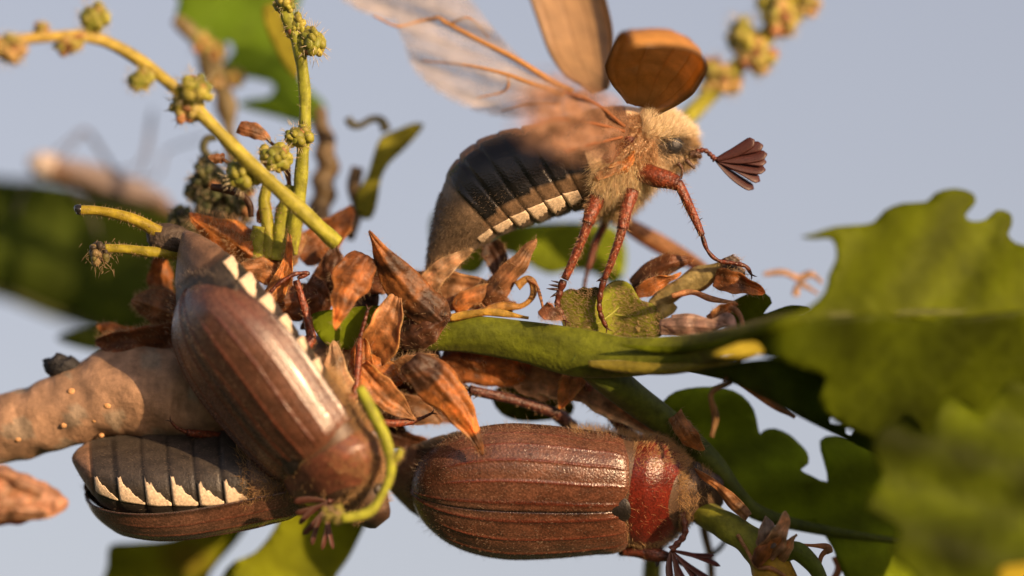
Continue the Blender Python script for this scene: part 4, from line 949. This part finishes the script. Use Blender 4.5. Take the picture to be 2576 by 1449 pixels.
L4 = [(2190, 1120), (2250, 1060), (2330, 1090), (2380, 1000), (2470, 1040), (2540, 960), (2640, 980), (2780, 900), (2780, 1560), (2330, 1560), (2300, 1450), (2240, 1400), (2260, 1330), (2180, 1270), (2220, 1200)]
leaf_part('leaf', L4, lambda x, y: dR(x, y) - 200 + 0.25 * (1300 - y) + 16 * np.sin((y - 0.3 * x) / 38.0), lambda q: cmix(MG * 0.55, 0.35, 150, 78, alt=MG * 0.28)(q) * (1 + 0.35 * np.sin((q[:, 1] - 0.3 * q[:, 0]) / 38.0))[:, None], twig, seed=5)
# slivers between the blades, sunlight on them painted as bright yellow
leaf_part('leaf', [(1790, 892), (1828, 874), (1880, 858), (1912, 866), (1924, 884), (1900, 894), (1850, 898)], lambda x, y: -450 - 0.2 * (x - 1786) - 0.3 * (y - 880), cmix((0.50, 0.42, 0.05), 0.15, 60, 81), twig, step=14, seed=6)
leaf_part('leaf', [(1690, 866), (1740, 848), (1800, 838), (1790, 852), (1730, 872)], lambda x, y: -230 + 0 * x, cmix((0.50, 0.36, 0.07), 0.15, 60, 82), twig, step=12, seed=7)
# gnawed downy young leaf under the flyer's feet
YL = [(1412, 800), (1408, 760), (1418, 734), (1436, 727), (1452, 730), (1466, 722), (1480, 726), (1500, 722), (1516, 728), (1530, 716), (1546, 708), (1566, 706), (1586, 716), (1598, 736), (1612, 756), (1640, 764), (1656, 780), (1670, 806), (1668, 838), (1640, 856), (1580, 862), (1500, 856), (1430, 836)]
dY = lambda x, y: -35 + 12 * np.sin(x / 30.0) + 0.25 * (y - 800) - 22 * np.exp(-((x - 1500) / 28.0) ** 2)
def cY(q):
    c = cmix((0.26, 0.29, 0.035), 0.22, 50, 88)(q); e = np.clip((742 + 12 * np.sin(q[:, 0] / 23.) - q[:, 1]) / 10, 0, 1) * (q[:, 0] < 1570); e = np.maximum(e, np.clip((q[:, 0] - 1640) / 14, 0, 1))
    return c * (1 - 0.85 * e[:, None]) + np.array([0.03, 0.025, 0.015]) * 0.85 * e[:, None]
yl = leaf_part('leaf', YL, dY, cY, twig, step=9, seed=10, veins=[[(1420, 845, 3), (1500, 815, 3), (1560, 770, 2), (1590, 730, 1.5)], [(1470, 826, 2), (1490, 780, 1.5), (1500, 740, 1)], [(1540, 790, 2), (1600, 800, 1.5), (1650, 810, 1)]], veincol=np.array([0.32, 0.34, 0.05]))
rx, ry = RNG.uniform(1412, 1665, 2600), RNG.uniform(722, 858, 2600); ok = in_poly(rx, ry, YL); rx, ry = rx[ok], ry[ok]
fuzz.append((np.column_stack([rx, ry, dY(rx, ry) - 3]), np.column_stack([-0.8 + 0 * rx, -0.35 + 0.3 * np.sin(rx / 30), -0.5 + 0 * rx]), 12, 0.5, np.array([0.50, 0.50, 0.15]), (0, 0, 0), 0.45))
leaf_part('leaf', [(1820, 780), (1880, 740), (1925, 738), (1942, 762), (1920, 790), (1990, 768), (2040, 780), (1960, 812), (1860, 830)], lambda x, y: -20 + 0.2 * (y - 780), cmix(LG * 0.9, 0.2, 60, 90), twig, step=14, seed=12)
leaf_part('leaf', [(780, 800), (830, 780), (960, 770), (1030, 790), (1000, 840), (950, 868), (880, 880), (820, 866)], lambda x, y: -60 - 0.3 * (y - 800), cmix(MG * 1.2, 0.2, 60, 91), twig, step=14, seed=13)
leaf_part('leaf', [(1240, 985), (1330, 950), (1420, 985), (1440, 1040), (1330, 1060), (1260, 1040)], lambda x, y: 110 + 0.2 * (y - 1000), cmix(LG * 0.95, 0.2, 60, 92), twig, step=16, seed=14)
o = obj('fur', *(lambda t: (t[0], t[1]))(join([(lambda pf, c, r: (pf[0], pf[1], np.asarray(c) * np.repeat(RNG.uniform(0.75, 1.2, len(r)), 7)[:, None]))(hairs(r, d, l, w, bend=b_, jitter=j), c, r) for r, d, l, w, c, b_, j in fuzz])[:2]), M['fur'], twig, np.array([0.6, 0.42, 0.24])); o['kind'] = 'stuff'

# ------------------------------------------------------------------ catkins
def cluster_mesh(name, pal, seed, n=26, brown=0.15):
    rng = np.random.default_rng(seed); parts = []
    for k in range(n):
        d = unit(rng.normal(size=3)); c = d * rng.uniform(0.45, 0.72); r = rng.uniform(0.24, 0.38)
        p, f = ball((0, 0, 0), (r, r * 0.8, r * 0.75), 7, 9)
        p[:, 1] *= 1 - 0.25 * np.exp(-(p[:, 0] / (r * 0.25)) ** 2)       # two-lobed anther
        q = Vector((1, 0, 0)).rotation_difference(Vector(unit(rng.normal(size=3)))).to_matrix(); p = p @ np.array(q).T + c
        col = np.asarray(pal[rng.integers(len(pal))]) * rng.uniform(0.75, 1.2)
        if rng.random() < brown: col = np.array([0.35, 0.16, 0.06]) * rng.uniform(0.6, 1.2)
        parts.append((p, f, col))
    p, f = ball((0, 0, 0), 0.6, 8, 10); parts.append((p, f, np.asarray(pal[0]) * 0.6))
    hr = unit(rng.normal(size=(70, 3))); hp, hf = hairs(hr * 0.8, hr, 0.45, 0.018, rng); parts.append((hp, hf, np.array([0.6, 0.5, 0.3])))
    P, F, C = join(parts)
    me = bpy.data.meshes.new(name); me.from_pydata((P * U).tolist(), [], F)
    a = me.color_attributes.new('Col', 'FLOAT_COLOR', 'POINT'); cc = np.ones((len(P), 4), np.float32); cc[:, :3] = np.clip(C, 0, 1); a.data.foreach_set('color', cc.ravel())
    me.polygons.foreach_set('use_smooth', [True] * len(me.polygons)); me.materials.append(M['flower']); me.update()
    return me
CM_G = [cluster_mesh('flower', [(0.28, 0.27, 0.03), (0.20, 0.22, 0.025), (0.34, 0.30, 0.05)], k) for k in (1, 2)]
CM_O = [cluster_mesh('flower', [(0.36, 0.29, 0.06), (0.32, 0.29, 0.05), (0.42, 0.27, 0.09)], k, brown=0.2) for k in (3, 4)]
CM_D = [cluster_mesh('flower', [(0.06, 0.07, 0.02), (0.10, 0.10, 0.03), (0.05, 0.045, 0.025)], k, brown=0.1) for k in (5, 6)]
def flower(parent, x, y, d, r, kind, sx=1.0, sy=1.0):
    me = random.choice(kind); o = bpy.data.objects.new('flower', me); COL.objects.link(o); o.parent = parent
    o.location = PX([(x, y, d)])[0] - base_of(parent); r = r * 1.22; o.scale = (r * sx, r, r * sy)
    o.rotation_euler = (random.uniform(-0.5, 0.5), random.uniform(-0.4, 0.4), random.uniform(-0.5, 0.5))
    return o
def catkin(label, stem, c0, c1, flowers, base, hair=300):
    t = thing('oak_catkin', label, 'catkin', base, 'oak catkins')
    p, f, s, a = tube(stem, 14 * len(stem), 14, lambda s, t: 1 + 0.06 * np.sin(t * 3 + s * 22) + 0.05 * np.sin(s * 47))
    C = (np.asarray(c0) * (1 - s[:, None]) + np.asarray(c1) * s[:, None]) * (1 + 0.2 * vnoise(p, 50, 3))[:, None]
    st = obj('stem', p, f, M['stem'], t, C)
    cn = spl(stem, 90)[:, :3]; h, nn, _ = scatter(p, f, hair); nr = cn[np.argmin(np.linalg.norm(h[:, None] - cn[None], axis=2), axis=1)]
    fur_part(t, [(h, unit(h - nr), 10, 0.5, np.array([0.6, 0.52, 0.25]), (0, 0, 0), 0.4)])
    for fl in flowers: flower(t, *fl)
    return t
catkin('long yellow catkin slanting across the upright one down to the bud scales',
       [(-120, 108, -560, 13), (0, 104, -500, 13), (110, 93, -440, 14), (220, 92, -390, 15), (320, 132, -350, 16), (425, 208, -300, 16), (520, 302, -260, 17), (620, 402, -230, 18), (720, 494, -200, 19), (800, 570, -180, 20), (848, 612, -165, 20)],
       np.array([0.42, 0.27, 0.06]), YG,
       [(25, 124, -500, 40, CM_O), (-60, 120, -520, 40, CM_O), (105, 74, -440, 20, CM_O), (172, 108, -410, 34, CM_O, 1.2, 0.8), (234, 46, -390, 40, CM_G, 0.95, 1.1), (350, 202, -345, 34, CM_G), (486, 226, -290, 50, CM_G, 1.1, 0.9), (466, 268, -255, 42, CM_O), (692, 396, -160, 42, CM_G), (608, 436, -190, 46, CM_G)], (848, 612, -165))
catkin('upright green catkin with round knobbly flowers rising between the two blurred leaves',
       [(715, 650, -30, 20), (742, 560, -50, 18), (757, 450, -60, 17), (765, 340, -60, 16), (766, 220, -60, 15), (752, 120, -60, 16), (722, 40, -60, 16), (700, -40, -60, 15)], YG, YG * np.array([0.75, 0.8, 0.8]),
       [(716, 6, -62, 30, CM_G), (742, 62, -54, 34, CM_G, 0.8, 1), (780, 106, -66, 42, CM_G, 0.86, 1.2), (748, 344, -74, 40, CM_G, 0.95, 0.85), (690, -40, -60, 34, CM_G)], (715, 650, -10))
catkin('blurred yellow catkin rising behind the flying beetle head',
       [(1700, 330, 420, 22), (1740, 284, 420, 22), (1800, 222, 420, 22), (1860, 160, 420, 22), (1915, 105, 420, 22), (1965, 40, 420, 22), (2010, -40, 420, 20)], YG * 1.05, YG * np.array([1, 0.85, 1]),
       [(1800, 190, 420, 50, CM_O, 1, 0.9), (1835, 210, 430, 34, CM_O), (1872, 92, 415, 56, CM_G, 0.8, 1.0), (1905, 140, 410, 48, CM_O), (1960, 44, 415, 52, CM_O), (1950, 5, 430, 46, CM_G), (2030, 14, 420, 34, CM_O)], (1700, 330, 420))

dk = thing('withered_catkin', 'dark withered catkin clump behind the slanting yellow catkin', 'catkin', (560, 640, 160))
p, f, s, a = tube([(600, 700, 130, 16), (575, 600, 150, 18), (545, 500, 160, 18), (520, 420, 165, 14)], 40, 12); obj('stem', p, f, M['stem'], dk, np.array([0.05, 0.05, 0.02]))
for x, y, r in [(520, 440, 44), (560, 480, 52), (525, 510, 46), (590, 520, 46), (500, 480, 34), (545, 550, 44), (605, 470, 36), (480, 560, 34), (455, 545, 30), (530, 590, 40)]: flower(dk, x, y, 150 + random.uniform(-30, 30), r, CM_D)
p, f, s, a = tube([(545, 345, 150, 9), (520, 350, 150, 10), (512, 375, 150, 10), (530, 395, 150, 9), (550, 385, 150, 6)], 30, 10); obj('curled_tip', p, f, M['flower'], dk, np.array([0.08, 0.08, 0.03]))
# withered shreds hanging on the upright catkin
p, f, s, a = tube([(672, 350, -20, 4), (700, 378, -22, 5), (722, 420, -24, 5), (728, 470, -26, 6), (735, 530, -28, 6)], 34, 8); obj('shrivelled_stalk', p, f, M['scale'], dk, BRN * 1.3)
p, f, s, a = tube([(560, 400, -30, 4), (590, 425, -30, 5), (610, 470, -30, 5)], 20, 8); obj('shrivelled_stalk', p, f, M['scale'], dk, BRN)
for pts_, w_ in (([(600, 320, -20), (680, 352, -20)], 44), ([(560, 400, -30), (525, 395, -30)], 30), ([(720, 410, -20), (728, 460, -20)], 18)):
    bract(pts_[0], pts_[1], w_, BRN, TAN, bow=10, cup=0.6, blunt=0.4, seed=int(w_), fz=60, parent=dk)
p, f, s, a = tube([(530, 470, -30, 9), (575, 478, -30, 11), (610, 492, -30, 9), (628, 515, -30, 9), (632, 545, -25, 7)], 34, 10); obj('shrivelled_stalk', p, f, M['scale'], dk, DKB * 1.5)

# ------------------------------------------------------------------ leaves of neighbouring twigs, out of focus
def bg_leaf(label, outline, dfun, cfun, base, **kw):
    t = thing('oak_leaf', label, 'leaf', base); leaf_part('blade', outline, dfun, cfun, t, **kw); return t
bg_leaf('blurred green lobed leaf hanging behind the upright catkin', [(430, -60), (450, 0), (440, 50), (470, 84), (500, 118), (530, 170), (548, 130), (575, 105), (588, 130), (560, 165), (560, 205), (590, 212), (605, 195), (672, 205), (690, 222), (672, 244), (628, 250), (598, 264), (640, 280), (700, 296), (760, 314), (800, 306), (820, 280), (812, 255), (784, 230), (752, 190), (738, 100), (745, 30), (740, -60)],
        lambda x, y: 560 + 0.2 * (x - 600) + 10 * np.sin((x + y) / 40.), cmix(np.array([0.12, 0.215, 0.013]), 0.18, 120, 101), (620, 0, 560), seed=21, step=26)
bg_leaf('blurred yellow-green leaf edge just beside the upright catkin', [(660, 20), (690, 10), (730, 60), (752, 110), (752, 195), (725, 180), (690, 120), (668, 70)], lambda x, y: 330 + 0 * x, cmix((0.30, 0.27, 0.03), 0.15, 80, 103), (700, 20, 330), seed=22, step=20)
bg_leaf('large dark blurred leaf below the resting fly', [(-200, 430), (0, 448), (120, 458), (260, 484), (380, 510), (470, 545), (520, 620), (520, 760), (440, 850), (330, 850), (240, 828), (150, 790), (60, 748), (-60, 715), (-200, 690)],
        lambda x, y: 1100 + 0.1 * (y - 600) + 14 * np.sin((y - 0.3 * x) / 60.), cmix(np.array([0.062, 0.092, 0.010]), 0.2, 160, 105), (0, 600, 1100), seed=23, step=30, veins=[[(-200, 690, 14), (0, 738, 13), (120, 785, 12), (250, 832, 10), (330, 860, 9)]], veincol=np.array([0.06, 0.07, 0.012]))
bg_leaf('blurred green leaf tip poking out behind the brown buds on the branch', [(140, 850), (180, 832), (260, 830), (330, 860), (260, 885), (180, 870)], lambda x, y: 520 + 0 * x, cmix(np.array([0.13, 0.16, 0.02]), 0.2, 80, 107), (220, 850, 520), seed=24, step=22)
bg_leaf('blurred olive leaf at the foot, under the hanging beetle', [(250, 1560), (270, 1420), (276, 1372), (330, 1366), (430, 1356), (540, 1318), (620, 1285), (640, 1300), (590, 1370), (530, 1440), (470, 1560)], lambda x, y: 420 + 0.1 * (y - 1400), cmix(np.array([0.27, 0.30, 0.016]), 0.25, 100, 109, alt=(0.20, 0.17, 0.02)), (400, 1449, 420), seed=25, step=24)
bg_leaf('bright green blurred leaf behind the antenna of the climbing beetle', [(540, 1560), (570, 1430), (640, 1390), (690, 1330), (728, 1250), (760, 1190), (860, 1180), (960, 1220), (955, 1270), (925, 1310), (880, 1400), (840, 1460), (800, 1560)], lambda x, y: 260 + 0.1 * (y - 1300), cmix(np.array([0.33, 0.38, 0.018]), 0.2, 120, 111, alt=(0.10, 0.12, 0.015)), (760, 1449, 260), seed=26, step=24)
bg_leaf('blurred green leaf between the flying beetle legs', [(1080, 560), (1100, 530), (1130, 560), (1200, 610), (1280, 570), (1380, 560), (1470, 560), (1540, 570), (1575, 620), (1570, 690), (1540, 720), (1500, 690), (1440, 680), (1380, 690), (1330, 665), (1290, 640), (1240, 640), (1200, 690), (1140, 680), (1090, 640)], lambda x, y: 420 + 0 * x, cmix(np.array([0.22, 0.29, 0.018]), 0.2, 90, 113, alt=(0.13, 0.18, 0.012)), (1400, 690, 420), seed=27, step=20)
small = bg_leaf('small curled yellow-green leaf standing beside the upright catkin, dark hooked tip', [(1066, 314), (1040, 310), (1000, 326), (958, 346), (940, 390), (925, 440), (900, 486), (896, 526), (916, 552), (938, 544), (950, 500), (958, 450), (978, 412), (1010, 382), (1044, 346)], lambda x, y: 300 + 0.3 * (x - 960), cmix(np.array([0.20, 0.20, 0.02]), 0.2, 60, 115), (920, 550, 300), seed=28, step=16)
p, f, s, a = tube([(874, 296, 300, 10), (884, 312, 300, 11), (905, 316, 300, 9), (935, 300, 300, 9), (960, 304, 300, 11), (972, 330, 300, 14)], 34, 10); obj('hooked_tip', p, f, M['flower'], small, np.array([0.06, 0.06, 0.025]))
p, f, s, a = tube([(900, 420, 310, 16), (890, 470, 310, 18), (900, 530, 310, 14), (880, 600, 280, 12)], 20, 10); obj('leaf_stalk', p, f, M['flower'], small, np.array([0.12, 0.08, 0.035]))
bt = thing('withered_shoot', 'blurred withered brown shoot along the ragged edge of the green lobed leaf', 'shoot', (580, 330, 480))
p, f, s, a = tube([(440, 45, 480, 14), (490, 95, 480, 20), (530, 170, 480, 26), (560, 230, 470, 30), (572, 290, 460, 20), (580, 360, 440, 16), (600, 460, 400, 16), (620, 560, 350, 16)], 60, 12, lambda s, t: 1 + 0.25 * np.sin(s * 26)); obj('stem', p, f, M['scale'], bt, np.array([0.20, 0.16, 0.07]) * (1 + 0.4 * vnoise(p, 60, 3))[:, None])
for x, y, r in [(505, 108, 30), (545, 130, 26), (590, 195, 26), (540, 200, 30)]: flower(bt, x, y, 470, r, CM_O)
b2 = thing('withered_shoot', 'blurred brown-green shoot between the upright catkin and the small curled leaf', 'shoot', (810, 560, 380))
p, f, s, a = tube([(800, 270, 400, 14), (812, 330, 400, 22), (822, 400, 390, 28), (815, 470, 380, 30), (805, 540, 360, 28), (790, 640, 300, 20)], 50, 12, lambda s, t: 1 + 0.2 * np.sin(s * 31 + t)); obj('stem', p, f, M['scale'], b2, np.array([0.20, 0.145, 0.075]) * (1 + 0.4 * vnoise(p, 60, 4))[:, None])
tn = thing('dry_stalk', 'blurred tan dry stalk slanting behind the flying beetle legs', 'stalk', (1570, 560, 260))
p, f, s, a = tube([(1540, 540, 260, 14), (1600, 580, 260, 22), (1670, 620, 250, 24), (1740, 658, 220, 18), (1800, 700, 120, 14)], 40, 12); obj('stem', p, f, M['scale'], tn, TAN * 0.85)

# foreground bud at the left edge
fb = thing('oak_bud', 'blurred orange bud below the grey-brown branch, apart from the twig', 'bud', (0, 1250, -330))
p, f, s, a = tube([(-160, 1230, -330, 60), (-60, 1238, -330, 74), (20, 1248, -330, 72), (90, 1258, -330, 52), (140, 1264, -330, 32), (172, 1266, -330, 8)], 44, 26, lambda s, t: 1 + 0.05 * np.sin(t * 5 + s * 10) + 0.04 * np.sin(s * 40))
obj('bud_core', p, f, M['scale'], fb, np.array([0.46, 0.26, 0.16]) * (1 + 0.3 * vnoise(p, 40, 6))[:, None])
for i, (b0, t0, w) in enumerate([((-80, 1200, -395), (110, 1245, -385), 90), ((-60, 1290, -390), (120, 1290, -375), 80), ((-40, 1245, -405), (172, 1262, -345), 80), ((-120, 1240, -410), (60, 1200, -395), 80)]):
    bract(b0, t0, w, np.array([0.44, 0.23, 0.12]), np.array([0.50, 0.28, 0.16]), bow=14, cup=0.5, blunt=0.4, seed=400 + i, fz=0, parent=fb)

# ------------------------------------------------------------------ green shoot at the lower right
sh = thing('green_shoot', 'knobbly yellow-green shoot with torn tan scales, below the big lower leaf', 'shoot', (1960, 1449, 60))
p, f, s, a = tube([(1700, 1256, 60, 26), (1755, 1282, 10, 32), (1820, 1318, -50, 36), (1880, 1358, -80, 38), (1925, 1400, -90, 46), (1950, 1450, -90, 52), (1965, 1530, -90, 44)], 60, 22, lambda s, t: 1 + 0.05 * np.sin(t * 3 + s * 16) + 0.04 * np.sin(s * 37 + t * 2))
c_ = np.array([0.20, 0.21, 0.02]) * (1 + 0.35 * vnoise(p, 40, 8))[:, None]; k_ = np.clip((s - 0.55) / 0.25, 0, 1)[:, None]; c_ = c_ * (1 - k_) + np.array([0.50, 0.30, 0.03]) * (1 + 0.3 * vnoise(p, 25, 9))[:, None] * k_
obj('stem', p, f, M['stem'], sh, c_)
for b0, t0, w, c0, c1, o in [((1925, 1395, -140), (1985, 1290, -170), 62, TAN * 0.8, PALE, dict(blunt=0.6)), ((1930, 1380, -145), (1920, 1300, -150), 56, np.array([0.20, 0.16, 0.13]), np.array([0.24, 0.19, 0.15]), dict(blunt=0.7)), ((1900, 1420, -145), (1965, 1350, -170), 46, BRN, ORG, dict()), ((1880, 1300, -120), (1740, 1185, -60), 34, TAN * 0.6, ORG * 0.8, dict(blunt=0.3)), ((1960, 1420, -130), (2010, 1350, -150), 40, TAN, PALE, dict())]:
    bract(b0, t0, w, c0, c1, bow=12, cup=0.5, seed=int(w) + 500, fz=0, parent=sh, **o)
p, f, s, a = tube([(1960, 1400, -110, 20), (2000, 1385, -110, 24), (2035, 1410, -110, 22), (2060, 1445, -110, 18), (2080, 1500, -110, 14)], 30, 14); obj('leaf_stalk', p, f, M['stem'], sh, np.array([0.12, 0.16, 0.015]))
for ct in ([(1855, 1345, -115, 5), (1880, 1385, -120, 5), (1905, 1425, -135, 6), (1940, 1430, -145, 6), (1975, 1450, -140, 5)], [(1990, 1370, -100, 5), (2040, 1372, -100, 4), (2080, 1376, -100, 9), (2088, 1392, -100, 8)], [(2088, 1380, -100, 9), (2066, 1400, -100, 6), (2056, 1450, -100, 6)], [(2100, 1400, 60, 9), (2110, 1430, 60, 10), (2090, 1470, 60, 8)]):
    p, f, s, a = tube(ct, 10 * len(ct), 8); obj('stipule', p, f, M['scale'], sh, TAN)
vs_ = thing('plant_stem', 'blurred upright green stem behind the sharp beetle neck shield', 'stem', (1640, 1449, 260))
p, f, s, a = tube([(1652, 1320, 250, 22), (1646, 1380, 255, 23), (1640, 1450, 260, 24), (1636, 1560, 260, 24)], 24, 14); obj('stem', p, f, M['stem'], vs_, np.array([0.20, 0.21, 0.03]))
v2 = thing('plant_stem', 'thin blurred brown stem behind the fanned antenna of the sharp beetle', 'stem', (1790, 1449, 200))
p, f, s, a = tube([(1765, 1290, 200, 12), (1775, 1350, 200, 11), (1786, 1400, 200, 10), (1790, 1470, 200, 10), (1790, 1560, 200, 10)], 30, 12); obj('stem', p, f, M['stem'], v2, np.array([0.20, 0.13, 0.06]))
p, f, s, a = tube([(1790, 1395, 200, 7), (1812, 1378, 200, 7), (1830, 1352, 200, 5)], 16, 10); obj('side_shoot', p, f, M['stem'], v2, np.array([0.06, 0.06, 0.03]))
bg_leaf('yellow leaf corner at the foot of the big lower leaf', [(2510, 1440), (2560, 1420), (2620, 1430), (2640, 1560), (2540, 1540)], lambda x, y: -760 + 0 * x, cmix((0.48, 0.38, 0.03), 0.15, 60, 121), (2576, 1449, -760), seed=29, step=22)

# ------------------------------------------------------------------ long-legged fly resting on the far leaf
fly = thing('crane_fly', 'very blurred long-legged fly with pale wings perched on the dark leaf', 'fly', (260, 480, 800))
p, f, s, a = tube([(70, 405, 800, 10), (95, 412, 800, 30), (130, 422, 800, 34), (170, 440, 800, 22), (260, 470, 800, 17), (360, 500, 800, 16), (430, 530, 800, 14), (462, 548, 800, 5)], 60, 14, lambda s, t: 1 + 0.06 * np.sin(s * 50)); C = np.array([0.14, 0.075, 0.045]) + 0 * p; C[s < 0.3] = np.array([0.5, 0.42, 0.36]); obj('body', p, f, M['body'], fly, C)
for off, yy in ((-10, 0), (12, 14)):
    pts, tri = fill_outline([(140, 405 + yy), (200, 402 + yy), (300, 432 + yy), (390, 470 + yy), (430, 500 + yy), (400, 512 + yy), (300, 492 + yy), (200, 455 + yy)], 20, 3)
    obj('wing', np.column_stack([pts, 785 + off + 0 * pts[:, 0]]), tri, M['wing'], fly, np.array([0.55, 0.45, 0.40]), thick=1.5)
for ct in ([(120, 400), (180, 350), (212, 328), (240, 365), (290, 440), (330, 470)], [(150, 410), (200, 345), (225, 335), (270, 400), (300, 450)], [(170, 420), (340, 420), (378, 300), (385, 280), (372, 380), (350, 470)], [(180, 430), (380, 450), (420, 380), (500, 350), (520, 345)], [(100, 420), (60, 480), (40, 540)], [(150, 440), (220, 520), (250, 600)]):
    p, f, s, a = tube([(x, y, 796, 3.0) for x, y in ct], 8 * len(ct), 7); obj('leg', p, f, M['leg'], fly, np.array([0.10, 0.08, 0.07]))

# ------------------------------------------------------------------ meadow far below (lights the undersides, out of view)
g = 3000.0
gv = [(x, y, 0.0) for y in np.linspace(-g, g, 9) for x in np.linspace(-g, g, 9)]
ground = raw_obj('ground', gv, grid_faces(9, 9), M['grass'], None, np.tile([0.07, 0.09, 0.03], (81, 1))); ground['kind'] = 'structure'; ground['label'] = 'flat green meadow far below the twig'
